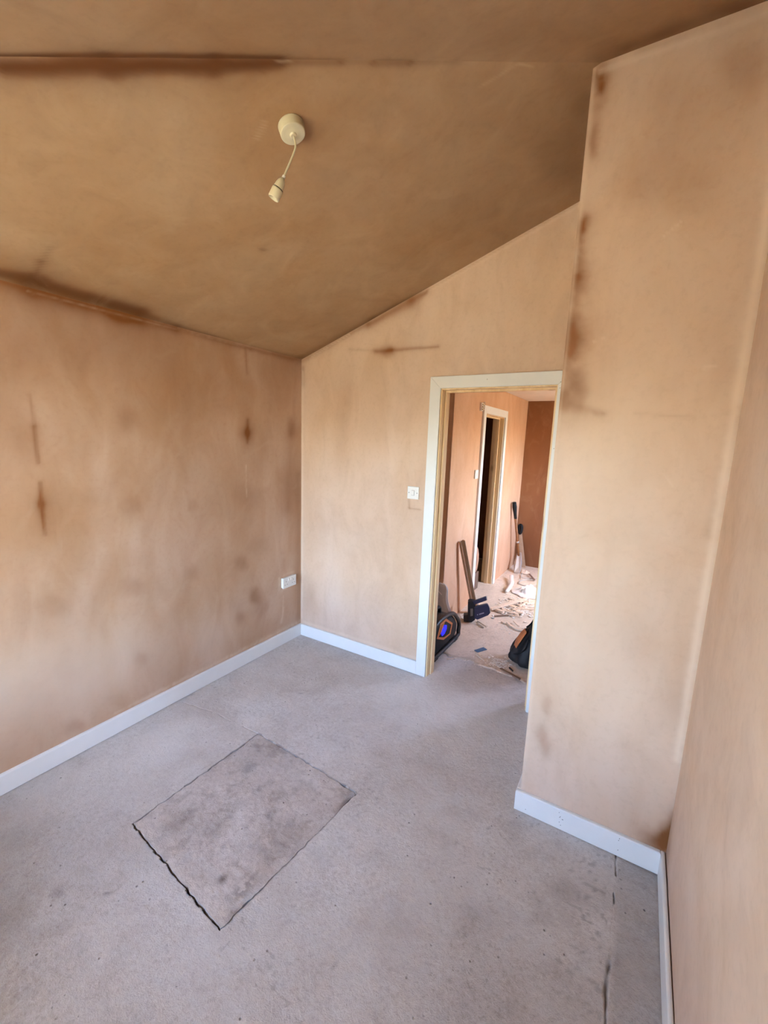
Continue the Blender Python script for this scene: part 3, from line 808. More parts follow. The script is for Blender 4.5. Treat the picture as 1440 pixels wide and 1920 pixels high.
o = grid_mesh('wall_hall_right', lines_1d(.1, HALL_Y+.02, 0.04, (y0, y1_)), lines_1d(0, HALL_H+.02, 0.04, (z0, z1)),
              lambda u, v: (u*0+HALL_X, u, v), att('none'), MAT['plaster_hall'], flip=True, holes=[WIN2],
              boxes=[(HALL_X+.004, HALL_X+.14, .1, y0, 0, HALL_H+.05), (HALL_X+.004, HALL_X+.14, y1_, HALL_Y+.12, 0, HALL_H+.05),
                     (HALL_X+.004, HALL_X+.14, y0, y1_, 0, z0), (HALL_X+.004, HALL_X+.14, y0, y1_, z1, HALL_H+.05)])
tag(o, 'plastered wall with a window on the right beyond the doorway', kind='structure')
bm = BM(); box(bm, -0.75, HALL_X+.14, 0.08, HALL_Y+.12, HALL_H, HALL_H+.05)
o = obj('ceiling_hall', bm, MAT['hall_ceiling']); tag(o, 'pale flat ceiling beyond the doorway', kind='structure')
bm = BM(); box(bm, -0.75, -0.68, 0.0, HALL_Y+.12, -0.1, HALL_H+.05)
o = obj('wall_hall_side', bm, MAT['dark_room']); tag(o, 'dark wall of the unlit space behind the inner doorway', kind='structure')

# ---------------------------------------------------------------- skirting boards
def baseboard(name, x0, x1, y0, y1, label, rd=0.006):
    bm = BM()
    box(bm, x0, x1, y0, y1, 0.003, HS)
    es = [e for e in bm.edges if all(v.co.z > HS-1e-4 for v in e.verts)]
    bmesh.ops.bevel(bm, geom=es, offset=rd, segments=3, affect='EDGES', profile=.5)
    o = obj(name, bm, MAT['white_paint'])
    tag(o, label, kind='structure')
    return o
b = baseboard('baseboard_left', -0.004, T, REAR_Y, 0.0, 'white skirting board along the damp streaked side wall')
baseboard('baseboard_far', T, XA, -T, 0.004, 'white skirting board between room corner and door casing')
bb = baseboard('baseboard_boxing', XB-T, XR-T, YB-T, YB+0.003, 'white skirting board across the front of the projecting corner')
baseboard('baseboard_boxing_side', XB-T, XB+0.003, YB+0.003, -0.03, 'short white skirting return beside the doorway')
baseboard('baseboard_right', XR-T, XR-0.003, REAR_Y, YB+0.003, 'white skirting board along the right hand wall')
# filled nail marks on the skirting
bm = BM()
rr = random.Random(3)
for (cx, n_) in ((2.20, 7), (2.42, 3), (2.05, 1)):
    for k in range(n_):
        x = cx+rr.uniform(-.006, .012); z = 0.02+0.075*rr.random()
        lathe(bm, [(0, .0006), (.0016, .0004), (.0018, 0)], 8, axis_matrix((x, YB-T-.0002, z), (0, -1, 0)))
o = obj('nail_marks', bm, MAT['grey_mark'], bb)

# ---------------------------------------------------------------- door casings
def casing(name, label):
    return tag(empty(name), label, kind='structure')
d1 = casing('door_1', 'white architrave and bare pine lining of the open doorway')
ya, yb_ = -T, 0.001
zi = HA-WA
bm = prism(BM(), [(XA, ya, 0.002), (XI, ya, 0.002), (XI, ya, zi), (XA, ya, HA)], (0, yb_-ya, 0), .0018); obj('architrave', bm, MAT['white_paint'], d1)
XO = XJ+WA
bm = prism(BM(), [(XJ, ya, 0.002), (XO, ya, 0.002), (XO, ya, HA), (XJ, ya, zi)], (0, yb_-ya, 0), .0018); obj('architrave', bm, MAT['white_paint'], d1)
bm = prism(BM(), [(XA, ya, HA), (XI, ya, zi), (XJ, ya, zi), (XO, ya, HA)], (0, yb_-ya, 0), .0018); obj('architrave', bm, MAT['white_paint'], d1)
LI, LJ, LZ = XI+.0081, XJ-.0081, zi-.008
bm = box(BM(), LI-.028, LI, -0.002, WT+.004, 0.0, LZ+.028, .001); obj('lining', bm, MAT['pine'], d1)
bm = box(BM(), LJ, LJ+.028, -0.002, WT+.004, 0.0, LZ+.028, .001); obj('lining', bm, MAT['pine'], d1)
bm = box(BM(), LI, LJ, -0.002, WT+.004, LZ, LZ+.028, .001); obj('lining', bm, MAT['pine'], d1)
SY0, SY1, SP = .045, .088, .012
bm = box(BM(), LI, LI+SP, SY0, SY1, 0.0, LZ, .001); obj('door_stop', bm, MAT['pine'], d1)
bm = box(BM(), LJ-SP, LJ, SY0, SY1, 0.0, LZ, .001); obj('door_stop', bm, MAT['pine'], d1)
bm = box(BM(), LI+SP, LJ-SP, SY0, SY1, LZ-SP, LZ, .001); obj('door_stop', bm, MAT['pine'], d1)
bm = BM()
for (x, z) in ((XO-.018, HA-.02), (XJ+.012, zi-.02), (XJ+.012, zi-.35), (XI+.3, HA-.03), (XJ+.014, zi+.012)):
    lathe(bm, [(0, .0006), (.002, .0004), (.0022, 0)], 8, axis_matrix((x, ya-.0002, z), (0, -1, 0)))
obj('nail_head', bm, MAT['grey_mark'], d1)

d2 = casing('door_2', 'pale architrave and pine lining of the dark inner doorway')
xw = HALL_XL; xf = HALL_XL+.020
jy0, jy1, jz = 1.602, 2.290, 1.950
ao0, ao1, az = jy0-.072, jy1+.072, 2.024
bm = prism(BM(), [(xf, ao0, .002), (xf, jy0, .002), (xf, jy0, jz), (xf, ao0, az)], (xw-.001-xf, 0, 0), .0015); obj('architrave', bm, MAT['white_paint'], d2)
bm = prism(BM(), [(xf, jy1, .002), (xf, ao1, .002), (xf, ao1, az), (xf, jy1, jz)], (xw-.001-xf, 0, 0), .0015); obj('architrave', bm, MAT['white_paint'], d2)
bm = prism(BM(), [(xf, ao0, az), (xf, jy0, jz), (xf, jy1, jz), (xf, ao1, az)], (xw-.001-xf, 0, 0), .0015); obj('architrave', bm, MAT['white_paint'], d2)
bm = box(BM(), xw-WT-.003, xw+.002, jy0-.018, jy0+.008, 0, jz+.02, .001); obj('lining', bm, MAT['pine'], d2)
bm = box(BM(), xw-WT-.003, xw+.002, jy1-.008, jy1+.018, 0, jz+.02, .001); obj('lining', bm, MAT['pine'], d2)
bm = box(BM(), xw-WT-.003, xw+.002, jy0+.008, jy1-.008, jz-.008, jz+.018, .001); obj('lining', bm, MAT['pine'], d2)
bm = box(BM(), xw-.085, xw-.045, jy1-.020, jy1-.008, 0, jz-.008, .001); obj('door_stop', bm, MAT['pine'], d2)
bm = box(BM(), xw-.085, xw-.045, jy0+.008, jy0+.020, 0, jz-.008, .001); obj('door_stop', bm, MAT['pine'], d2)
bm = box(BM(), xw-.085, xw-.045, jy0+.020, jy1-.020, jz-.020, jz-.008, .001); obj('door_stop', bm, MAT['pine'], d2)

# ---------------------------------------------------------------- windows
def window(name, label, mk):
    r = tag(empty(name), label, kind='structure')
    mk(r)
def w1(r):
    x0, x1, z0, z1 = WIN1; y = REAR_Y-.24; xm = (x0+x1)/2
    for (a, b, c, d) in ((x0, x1, z0, z0+.06), (x0, x1, z1-.06, z1), (x0, x0+.06, z0+.06, z1-.06), (x1-.06, x1, z0+.06, z1-.06)):
        obj('window_frame', box(BM(), a, b, y-.03, y+.03, c, d, .004), MAT['white_plastic'], r)
    for (a, b) in ((x0+.06, xm-.002), (xm+.002, x1-.06)):
        for (p, q, s, t) in ((a, b, z0+.06, z0+.16), (a, b, z1-.14, z1-.06), (a, a+.07, z0+.16, z1-.14), (b-.07, b, z0+.16, z1-.14)):
            obj('sash_rail', box(BM(), p, q, y-.025, y+.025, s, t, .003), MAT['white_plastic'], r)
        obj('pane', box(BM(), a+.07, b-.07, y-.003, y+.003, z0+.16, z1-.14), MAT['window_glass'], r)
def w2(r):
    y0, y1, z0, z1 = WIN2; x = HALL_X+.09
    for (a, b, c, d) in ((y0, y1, z0, z0+.06), (y0, y1, z1-.06, z1), (y0, y0+.06, z0+.06, z1-.06), (y1-.06, y1, z0+.06, z1-.06)):
        obj('window_frame', box(BM(), x-.03, x+.03, a, b, c, d, .004), MAT['white_plastic'], r)
    obj('pane', box(BM(), x-.003, x+.003, y0+.06, y1-.06, z0+.06, z1-.06), MAT['window_glass'], r)
window('window_1', 'white framed tall window behind the viewer', w1)
window('window_2', 'white framed window on the right beyond the doorway', w2)
# added walls and roof outside the tall window, blocking the high sky
bm = BM()
PY = REAR_Y-1.75
box(bm, -0.25, -0.13, PY, REAR_Y-.31, -.45, 2.40); box(bm, XR-.10, XR+.02, PY, REAR_Y-.31, -.45, 2.40)
box(bm, -0.25, XR+.02, PY, REAR_Y-.31, 2.22, 2.40); box(bm, -0.25, XR+.02, PY, REAR_Y-.31, -.45, -.02)
o = obj('sky_blocker', bm, MAT['sky_blocker']); tag(o, 'added pale walls and roof blocking high sky outside the tall window', kind='structure')
# ground outside
bm = BM(); box(bm, -14, 14, -16, 16, -.55, -.45)
o = obj('ground', bm, MAT['grass']); tag(o, 'pale sunlit ground outside the windows', kind='structure')

# ================================================================== THINGS IN THE ROOM
# ---- ceiling pendant
nrm = Vector((TA, 0, -1)).normalized()
RC = Vector((1.207, -1.400, H+1.207*TA-0.001))
pend = tag(empty('ceiling_pendant', RC), 'cream ceiling rose with short bent cord and empty lampholder', 'light fitting')
mt = axis_matrix((0, 0, 0), nrm)
obj('ceiling_rose', lathe(BM(), [(0, 0), (.0425, 0), (.0432, .001), (.0432, .004), (.0428, .006), (.0412, .0262), (.0408, .0280), (.0396, .0292), (.0380, .0297), (.0300, .0306), (.0125, .0315), (.0118, .0320), (.0105, .0355), (.0095, .0365), (.0060, .0370), (0, .0370)], 40, mt), MAT['cream_plastic'], pend, True)
A = nrm*.034
rt = Vector((.8563, .5165, 0)).normalized()
fwd = Vector((-.5165, .8563, 0))
pts = catmull([A, A+Vector((0, 0, -.012))+rt*.004, A+Vector((0, 0, -.036))+rt*.006, A+Vector((0, 0, -.075))-rt*.010, A+Vector((0, 0, -.120))-rt*.031, A+Vector((0, 0, -.132))-rt*.037], 6)
obj('cord', tube(BM(), pts, .0034, 10), MAT['cream_plastic'], pend, True)
e = pts[-1]; dr = (pts[-1]-pts[-4]).normalized()
lh = obj('lampholder', lathe(BM(), [(0, -.006), (.0055, -.006), (.006, .001), (.0085, .003), (.012, .009), (.0150, .019), (.0165, .032), (.0165, .0345), (.0155, .035), (.0155, .0365), (.0182, .037), (.0190, .041), (.0190, .066), (.0175, .069), (.0150, .069), (.0145, .050), (0, .050)], 28, axis_matrix(e-dr*.004, dr)), MAT['cream_plastic'], pend, True)
obj('holder_groove', lathe(BM(), [(.0157, .0343), (.0171, .0343), (.0171, .0370), (.0157, .0370)], 28, axis_matrix(e-dr*.004, dr)), MAT['slot_dark'], lh)
obj('cord_grip', lathe(BM(), [(.0036, -.010), (.0052, -.010), (.0058, -.006), (.0058, -.001), (.0036, -.001)], 20, axis_matrix(e-dr*.004, dr)), MAT['white_plastic'], lh)

# ---- light switch on the far wall
sx, sz = 1.0135, 1.306
sw = tag(empty('light_switch', (sx, 0, sz)), 'white single light switch on pinkish wall left of the door casing', 'light switch')
pl = box(BM(), -.043, .043, -.0095, .002, -.043, .043, .003, 3); obj('switch_plate', pl, MAT['white_plastic'], sw)
rk = BM(); box(rk, -.0095, .0095, -.0035, .0035, -.0165, .0165, .0012, 2, Matrix.Translation((0, -.0105, 0)) @ Matrix.Rotation(.10, 4, 'X'))
rk = obj('rocker', rk, MAT['white_plastic'], sw)
obj('rocker_recess', box(BM(), -.0108, .0108, -.0099, -.0090, -.0178, .0178), MAT['grey_mark'], rk)
for s in (-1, 1):
    sc = obj('screw', lathe(BM(), [(0, .0012), (.0028, .0010), (.0034, 0)], 12, axis_matrix((s*.0305, -.0096, 0), (0, -1, 0))), MAT['grey_mark'], sw)

# ---- double socket on the left wall
cy_, cz_ = -0.158, 0.512
so = tag(empty('double_socket', (0, cy_, cz_)), 'white double power socket low on the damp wall near the corner', 'power socket')
obj('back_box', box(BM(), -.002, .014, -.069, .069, -.039, .039, .002), MAT['white_plastic'], so)
fp = obj('face_plate', box(BM(), .014, .026, -.073, .073, -.043, .043, .003, 3), MAT['white_plastic'], so)
for s in (-1, 1):
    bm = BM(); box(bm, -.003, .003, -.006, .006, -.010, .010, .001, 2, Matrix.Translation((.0272, s*.014, .022)) @ Matrix.Rotation(.12, 4, 'Y'))
    obj('rocker', bm, MAT['white_plastic'], so)
    bm = BM()
    box(bm, .0257, .0264, s*.041-.0022, s*.041+.0022, .006, .0150)
    box(bm, .0257, .0264, s*.041-.0160, s*.041-.0090, -.0170, -.0128)
    box(bm, .0257, .0264, s*.041+.0090, s*.041+.0160, -.0170, -.0128)
    obj('pin_holes', bm, MAT['grey_mark'], fp)

# ================================================================== THINGS BEYOND THE DOORWAY
ZF = 0.010       # top of the hall floor
def local(root, name, bm, mat, parent=None, smooth=False):
    return obj(name, bm, mat, parent or root, smooth)

# ---- white switch and terminal block on the pink wall
ws = tag(empty('wall_switch', (HALL_XL, 1.452, 1.357)), 'white square wall switch beside the dark inner doorway', 'light switch')
obj('switch_plate', box(BM(), -.002, .014, -.043, .043, -.043, .043, .003), MAT['white_plastic'], ws)
obj('rocker', box(BM(), .013, .018, -.010, .010, -.016, .016, .001), MAT['white_plastic'], ws)
jb = tag(empty('terminal_block', (HALL_XL, 1.455, 2.000)), 'small white terminal block above the corner of the inner doorway', 'terminal block')
obj('block', box(BM(), -.002, .022, -.022, .022, -.038, .038, .003), MAT['white_plastic'], jb)
for k in range(3):
    obj('terminal', box(BM(), .021, .034, -.012, .012, -.030+.022*k, -.016+.022*k, .002), MAT['cream_plastic'], jb)
obj('wire', tube(BM(), catmull([(.01, .018, .03), (.03, .03, .045), (.03, .034, .01), (.012, .028, -.045)], 5), .003, 6), MAT['grey_cable'], jb, True)

# ---- site radio
ra = tag(empty('site_radio', (1.05, 0.445, ZF)), 'black site radio with orange trim and glowing blue screen on the floor', 'radio')
X0 = 0.10
prof = [(-.235, .022), (.215, .022), (.262, .060), (.262, .130), (.205, .195), (.110, .262), (-.020, .290), (-.200, .290), (-.255, .240), (-.262, .080)]
obj('body', prism(BM(), [(X0-.02, y, z) for (y, z) in prof], (-.17, 0, 0), .018, 3), MAT['black_plastic'], ra, True)
inner = [(y*.86-.002, .145+(z-.145)*.84) for (y, z) in prof]
obj('front_panel', prism(BM(), [(X0-.028, y, z) for (y, z) in inner], (.020, 0, 0), .006, 2), MAT['black_rubber'], ra, True)
# roll cage round the face
loop = [(y*1.02, .145+(z-.145)*1.03) for (y, z) in prof]
ring = catmull([(X0-.006, *q) for q in loop+loop[:1]], 4)
obj('roll_cage', tube(BM(), ring, .017, 10, caps=False), MAT['black_plastic'], ra, True)
ring = catmull([(X0-.205, *q) for q in loop+loop[:1]], 4)
obj('roll_cage', tube(BM(), ring, .017, 10, caps=False), MAT['black_plastic'], ra, True)
# orange hexagonal bezel + screen, seen on the face
hexo = [(-.195, .155+.010), (-.140, .265), (-.03, .272), (.118, .180), (.087, .095), (-.060, .108-.005)]
hexi = [(-.165, .168), (-.120, .245), (-.03, .250), (.092, .176), (.066, .108), (-.050, .120)]
bm = BM()
xo = X0-.006
a = [bm.verts.new((xo, *q)) for q in hexo]; b_ = [bm.verts.new((xo, *q)) for q in hexi]
a2 = [bm.verts.new((xo-.012, *q)) for q in hexo]; b2 = [bm.verts.new((xo-.012, *q)) for q in hexi]
for i in range(6):
    j = (i+1) % 6
    bm.faces.new((a[i], a[j], b_[j], b_[i])); bm.faces.new((a[i], a2[i], a2[j], a[j])); bm.faces.new((b_[i], b_[j], b2[j], b2[i]))
obj('orange_bezel', bm, MAT['orange_plastic'], ra)
obj('orange_panel', prism(BM(), [(xo-.004, *q) for q in ((-.160, .170), (-.118, .243), (-.060, .246), (-.100, .196))], (.006, 0, 0), .001), MAT['orange_plastic'], ra)
scr = [(-.118, .178), (-.100, .212), (-.055, .226), (-.015, .212), (-.012, .180), (-.050, .152), (-.095, .150)]
obj('screen', prism(BM(), [(xo-.003, *q) for q in scr], (.006, 0, 0), .001), MAT['blue_screen'], ra)
obj('handle', tube(BM(), catmull([(-.0, -.13, .27), (0, -.11, .318), (0, -.03, .332), (0, .04, .318), (0, .055, .275)], 6), .015, 10), MAT['black_rubber'], ra, True)
obj('speaker_grille', lathe(BM(), [(0, .004), (.040, .004), (.046, .001), (.047, 0)], 24, axis_matrix((xo-.006, .165, .105), (1, 0, 0))), MAT['black_plastic'], ra, True)
for (y, x) in ((-.215, .085), (.185, .085), (-.215, -.075), (.185, -.075)):
    obj('foot', box(BM(), x-.025, x+.025, y-.035, y+.035, 0, .030, .006), MAT['black_rubber'], ra)

# ---- crumpled polythene bag
def lumpy(name, rings, n, mat, root, seed, amp, fold=0.0, smooth=True, closed=True):
    """rings: (cx, cy, z, rx, ry) stacked outlines -> a soft bag with folds."""
    rg = random.Random(seed)
    bm = BM()
    rs = []
    ph = [rg.uniform(0, 6.28) for _ in range(8)]
    for i, (cx, cy, z, rx, ry) in enumerate(rings):
        ring = []
        for k in range(n):
            a = 2*math.pi*k/n
            f = 1+amp*(math.sin(3*a+ph[0]+i*.7)+.6*math.sin(7*a+ph[1]-i*.9)+.45*math.sin(13*a+ph[2]+i*1.3))+fold*math.sin(11*a+ph[3]+.35*i)
            f += rg.uniform(-amp, amp)*.35
            ring.append(bm.verts.new((cx+rx*f*math.cos(a), cy+ry*f*math.sin(a), max(0.0, z+rg.uniform(-.006, .006)*(0 if i == 0 else 1)))))
        rs.append(ring)
    for i in range(len(rs)-1):
        for k in range(n):
            bm.faces.new((rs[i][k], rs[i][(k+1) % n], rs[i+1][(k+1) % n], rs[i+1][k]))
    bm.faces.new(list(reversed(rs[0])))
    if closed: bm.faces.new(rs[-1])
    o = obj(name, bm, mat, root, smooth)
    md = o.modifiers.new('soft', 'SUBSURF'); md.levels = 1; md.render_levels = 1
    return o
bg = tag(empty('polythene_bag', (0.955, 0.765, ZF)), 'crumpled translucent polythene bag slumped behind the radio', 'plastic bag')
lumpy('film', [(.0, 0, 0, .125, .022), (.005, 0, .05, .128, .026), (.005, 0, .12, .118, .028), (-.005, 0, .20, .092, .028), (-.015, 0, .27, .068, .026), (-.018, 0, .33, .066, .026), (-.018, 0, .385, .068, .024), (-.02, 0, .415, .056, .018), (-.02, 0, .425, .02, .008)], 40, MAT['polythene'], bg, 5, .05, .03)
obj('crease', tube(BM(), catmull([(-.03, -.032, .360), (-.005, -.035, .345), (.01, -.033, .332)], 4), .004, 6), MAT['white_sheet'], bg, True)
obj('crease', tube(BM(), catmull([(-.06, -.034, .25), (-.04, -.037, .215), (-.034, -.036, .18), (-.037, -.034, .14)], 4), .003, 6), MAT['white_sheet'], bg, True)

# ---- metal channel leaning on the pink wall
p0 = Vector((1.075, 1.315, ZF)); p1 = Vector((.968, 1.105, .745))
dz = (p1-p0).normalized(); L_ = (p1-p0).length
mt = axis_matrix(p0, dz, (.5, 1, 0))
ch = tag(empty('metal_channel', p0), 'brownish metal channel leaning against the pink wall behind the navy tool', 'metal channel')
mloc = axis_matrix((0, 0, .012), dz, (.5, 1, 0))
obj('web', box(BM(), -.026, .026, -.002, .002, 0, L_, 0, 2, mloc), MAT['steel_track'], ch)
obj('flange', box(BM(), -.026, -.022, -.030, .0, 0, L_, 0, 2, mloc), MAT['steel_track'], ch)
obj('flange', box(BM(), .022, .026, -.030, .0, 0, L_, 0, 2, mloc), MAT['steel_track'], ch)

# ---- navy power tool lying on the floor (two prongs)
tt = Vector((.948, .32, 0)); nn = Vector((.32, -.948, 0))
pt_ = tag(empty('power_tool', (1.1, 1.05, ZF)), 'navy blue plastic power tool with two prongs standing on the floor', 'power tool')
def pp(q, off=0.0): return tuple(tt*q[0]+nn*off+Vector((0, 0, q[1])))
def navy(name, poly, depth, mat, bev=.004, off=0.0, parent=None):
    obj(name, prism(BM(), [pp(q, off) for q in poly], tuple(-nn*depth), bev), mat, parent or pt_)
navy('body', [(-.004, .195), (.012, .205), (.062, .203), (.072, .030), (.040, .000), (.006, .012)], .075, MAT['navy_dark'])
navy('battery', [(-.036, .060), (.004, .070), (.010, .006), (-.030, .000)], .070, MAT['navy_dark'])
navy('upper_prong', [(.038, .208), (.154, .268), (.162, .232), (.056, .178)], .026, MAT['navy_plastic'], off=.004)
navy('motor_housing', [(.058, .154), (.160, .196), (.174, .196), (.192, .166), (.201, .114), (.186, .092), (.094, .038), (.066, .045)], .034, MAT['navy_plastic'], .003, off=.006)
navy('end_cap', [(.198, .160), (.203, .155), (.207, .115), (.201, .114)], .050, MAT['silver'], .0008)
navy('prong_tip', [(.154, .268), (.160, .270), (.168, .234), (.162, .232)], .024, MAT['silver'], .0008)
navy('trigger', [(.078, .163), (.092, .170), (.094, .182), (.082, .180)], .02, MAT['silver'], .002, off=-.02)
navy('side_panel', [(.022, .135), (.046, .140), (.050, .070), (.028, .062)], .004, MAT['grey_mark'], .0008, off=.0035)
navy('logo', [(.086, .090), (.094, .094), (.096, .084), (.088, .080)], .002, MAT['pale_print'], .0003, off=.0075)
navy('logo', [(.104, .098), (.146, .118), (.149, .107), (.107, .087)], .002, MAT['pale_print'], .0003, off=.0075)

# ---- black sack with orange panel, behind the right jamb
sk = tag(empty('rubble_sack', (1.80, 0.62, ZF)), 'slumped black sack with an orange panel beside the right door jamb', 'sack')
lumpy('sack_body', [(.02, 0, 0, .17, .15), (.01, 0, .03, .205, .17), (.015, 0, .08, .20, .17), (.03, .0, .15, .175, .15), (.05, .01, .22, .150, .13), (.07, .02, .30, .125, .12), (.085, .03, .37, .105, .105), (.10, .03, .43, .095, .09), (.105, .03, .47, .085, .08)], 64, MAT['sack_black'], sk, 9, .045, .060)
bm = BM()
rings_ = [(-.150, -.035, .10), (-.135, -.06, .15), (-.112, -.075, .20), (-.090, -.07, .25), (-.070, -.06, .285)]
L1 = [bm.verts.new((x-.012-.016*i*(4-i)/4, y+.050, z)) for i, (x, y, z) in enumerate(rings_)]
L2 = [bm.verts.new((x-.014, y-.012, z)) for i, (x, y, z) in enumerate(rings_)]
L3 = [bm.verts.new((x+.018, y-.045, z+.004)) for i, (x, y, z) in enumerate(rings_)]
for i in range(4):
    bm.faces.new((L1[i], L1[i+1], L2[i+1], L2[i])); bm.faces.new((L2[i], L2[i+1], L3[i+1], L3[i]))
o = obj('orange_panel', bm, MAT['sack_orange'], sk, True)
md = o.modifiers.new('thick', 'SOLIDIFY'); md.thickness = .006
md = o.modifiers.new('soft', 'SUBSURF'); md.levels = 1; md.render_levels = 1
obj('strap', tube(BM(), catmull([(-.07, -.05, .30), (-.03, -.085, .36), (-.005, -.06, .44), (.0, -.02, .49), (.012, -.02, .45), (-.005, -.085, .33)], 5), .010, 8, flat=.4), MAT['black_rubber'], sk, True)
obj('strap', tube(BM(), catmull([(-.17, -.06, .06), (-.10, -.13, .11), (-.05, -.15, .17), (-.035, -.13, .24)], 5), .009, 8, flat=.4), MAT['black_rubber'], sk, True)
ow = tag(obj('wood_stub', prism(BM(), [(1.875, .80, ZF), (1.905, .80, ZF), (1.76, .84, .515), (1.735, .84, .50)], (.0, .03, 0), .003), MAT['offcut_dark']), 'dark brown wood stub standing behind the black sack', 'offcut')

# ---- tools standing in the far corner
def pole(bm, a, b, r): return tube(bm, [a, Vector(a).lerp(Vector(b), .5), b], r, 10)
sp = tag(empty('garden_spade', (1.06, 2.86, ZF)), 'long handled tool with black grip leaning in the far hall corner', 'tool')
a_ = Vector((1.06, 3.10, .17)); b__ = Vector((.985, 2.90, .93))
R0 = Vector(sp.location)
obj('shaft', pole(BM(), a_-R0, a_.lerp(b__, .74)-R0, .017), MAT['shaft_wood'], sp, True)
obj('grip', tube(BM(), [a_.lerp(b__, .72)-R0, a_.lerp(b__, .80)-R0, a_.lerp(b__, .92)-R0, b__-R0], [.019, .021, .030, .026], 12), MAT['black_rubber'], sp, True)
obj('collar', pole(BM(), a_.lerp(b__, .28)-R0, a_.lerp(b__, .31)-R0, .021), MAT['silver'], sp, True)
bl = BM()
prism(bl, [Vector(q)-R0 for q in ((1.035, 3.10, .24), (1.085, 3.11, .24), (1.120, 3.04, .12), (1.130, 2.93, .012), (1.06, 2.90, .012), (1.02, 3.03, .12))], (0, .006, .004), .002)
obj('blade', bl, MAT['silver'], sp)
s2 = tag(empty('hand_saw', (1.03, 3.25, ZF)), 'short tool with dark looped handle leaning on the far end wall', 'tool')
R1 = Vector(s2.location)
hl = [Vector(q)-R1 for q in ((.992, 3.315, .455), (.978, 3.32, .51), (.982, 3.32, .56), (1.000, 3.32, .575), (1.014, 3.315, .54), (1.008, 3.31, .47), (.992, 3.315, .455))]
obj('handle', tube(BM(), catmull(hl, 5), .019, 8), MAT['black_rubber'], s2, True)
obj('blade', prism(BM(), [Vector(q)-R1 for q in ((.985, 3.310, .47), (1.020, 3.310, .49), (1.13, 3.24, .012), (1.045, 3.24, .012))], (0, .003, .001), 0), MAT['steel_track'], s2)

# ---- things in the dark inner doorway
o = tag(obj('tall_board', box(BM(), .80, .86, 1.90, 2.05, .008, .21, .004), MAT['brown_board']), 'brown board block standing inside the dark inner doorway', 'board')
tc_ = tag(empty('card_roll', (.83, 1.955, .232)), 'curled tan card standing on the board inside the dark doorway', 'card')
bm = BM()
pr = [(0.0, .0), (.03, .04), (.05, .10), (.045, .15), (.02, .20), (-.02, .235)]
ca = [bm.verts.new((-.02, y, z)) for (y, z) in pr]; cb = [bm.verts.new((.015, y, z)) for (y, z) in pr]
for i in range(5): bm.faces.new((ca[i], cb[i], cb[i+1], ca[i+1]))
o = obj('card_sheet', bm, MAT['tan_card'], tc_, True); md = o.modifiers.new('thick', 'SOLIDIFY'); md.thickness = .06; md.offset = 1

# ---- white crumpled sheet
def crumple(name, cx, cy, sx, sy, hgt, rot, seed, mat, label, cat, n=34):
    u = np.linspace(-1, 1, n)
    U, V = np.meshgrid(u, u, indexing='ij')
    r = np.maximum(np.abs(U), np.abs(V))
    e = 1+.35*(fbm(U+9, V+9, .7, seed)-.5)*2
    hz = hgt*(np.abs(fbm(U+3, V+5, .55, seed+3, 4)-.5)*2.6+.25)*np.clip((1.02-np.hypot(U, V))*1.6, 0, 1)+.004
    x = U*sx*e; y = V*sy*e
    c, s = math.cos(rot), math.sin(rot)
    P = np.stack([cx+x*c-y*s, cy+x*s+y*c, ZF+hz], -1).reshape(-1, 3)
    idx = np.arange(n*n).reshape(n, n)
    q = np.stack([idx[:-1, :-1], idx[1:, :-1], idx[1:, 1:], idx[:-1, 1:]], -1).reshape(-1, 4)
    rr_ = np.hypot(U, V)
    cr = (rr_[:-1, :-1]+rr_[1:, 1:]).reshape(-1)/2
    q = q[cr < 1.02]
    me = bpy.data.meshes.new(name)
    me.from_pydata(P.tolist(), [], q.tolist()); me.update()
    me.polygons.foreach_set('use_smooth', [True]*len(me.polygons))
    me.materials.append(mat)
    o = bpy.data.objects.new(name, me); COL.objects.link(o)
    md = o.modifiers.new('thick', 'SOLIDIFY'); md.thickness = .0025
    return tag(o, label, cat)
crumple('crumpled_sheet', 1.40, 2.22, .19, .17, .085, .4, 7, MAT['white_sheet'], 'crumpled white plastic sheet lying on the far hall floor', 'plastic sheet')
# a wrapped tail of the sheet sticking out
o = tag(obj('plastic_strip', tube(BM(), catmull([(1.098, 2.62, ZF+.05), (1.13, 2.50, ZF+.04), (1.17, 2.36, ZF+.035), (1.185, 2.22, ZF+.03), (1.19, 2.06, ZF+.020)], 6), [.012]+[.024]*22+[.02]*2, 8, flat=.45), MAT['white_sheet'], None, True), 'twisted white plastic strip beside the crumpled sheet', 'plastic strip')

# ---- wooden offcuts
def stick(name, pts, w, h, mat, label, group=None, z=ZF, cat='offcut'):
    pts = catmull([(x, y, z+h/2) for (x, y) in pts], 5) if len(pts) > 2 else [Vector((x, y, z+h/2)) for (x, y) in pts]
    bm = BM()
    rows = []
    for i, p in enumerate(pts):
        t = (pts[min(i+1, len(pts)-1)]-pts[max(i-1, 0)]); t.z = 0; t.normalize()
        s = Vector((-t.y, t.x, 0))*w/2
        up = Vector((0, 0, h/2))
        rows.append([bm.verts.new(q) for q in (p-s-up, p+s-up, p+s+up, p-s+up)])
    for a, b in zip(rows[:-1], rows[1:]):
        for k in range(4): bm.faces.new((a[k], a[(k+1) % 4], b[(k+1) % 4], b[k]))
    bm.faces.new(rows[0]); bm.faces.new(list(reversed(rows[-1])))
    return tag(obj(name, bm, mat), label, cat, group)
W, D = MAT['offcut_wood'], MAT['offcut_dark']
G = 'wood offcuts scattered beyond the doorway'
stick('wood_offcut', [(1.200, 1.445), (1.424, 1.960)], .030, .018, W, 'longest pale wood offcut lying across the hall floor', G, ZF+.012)
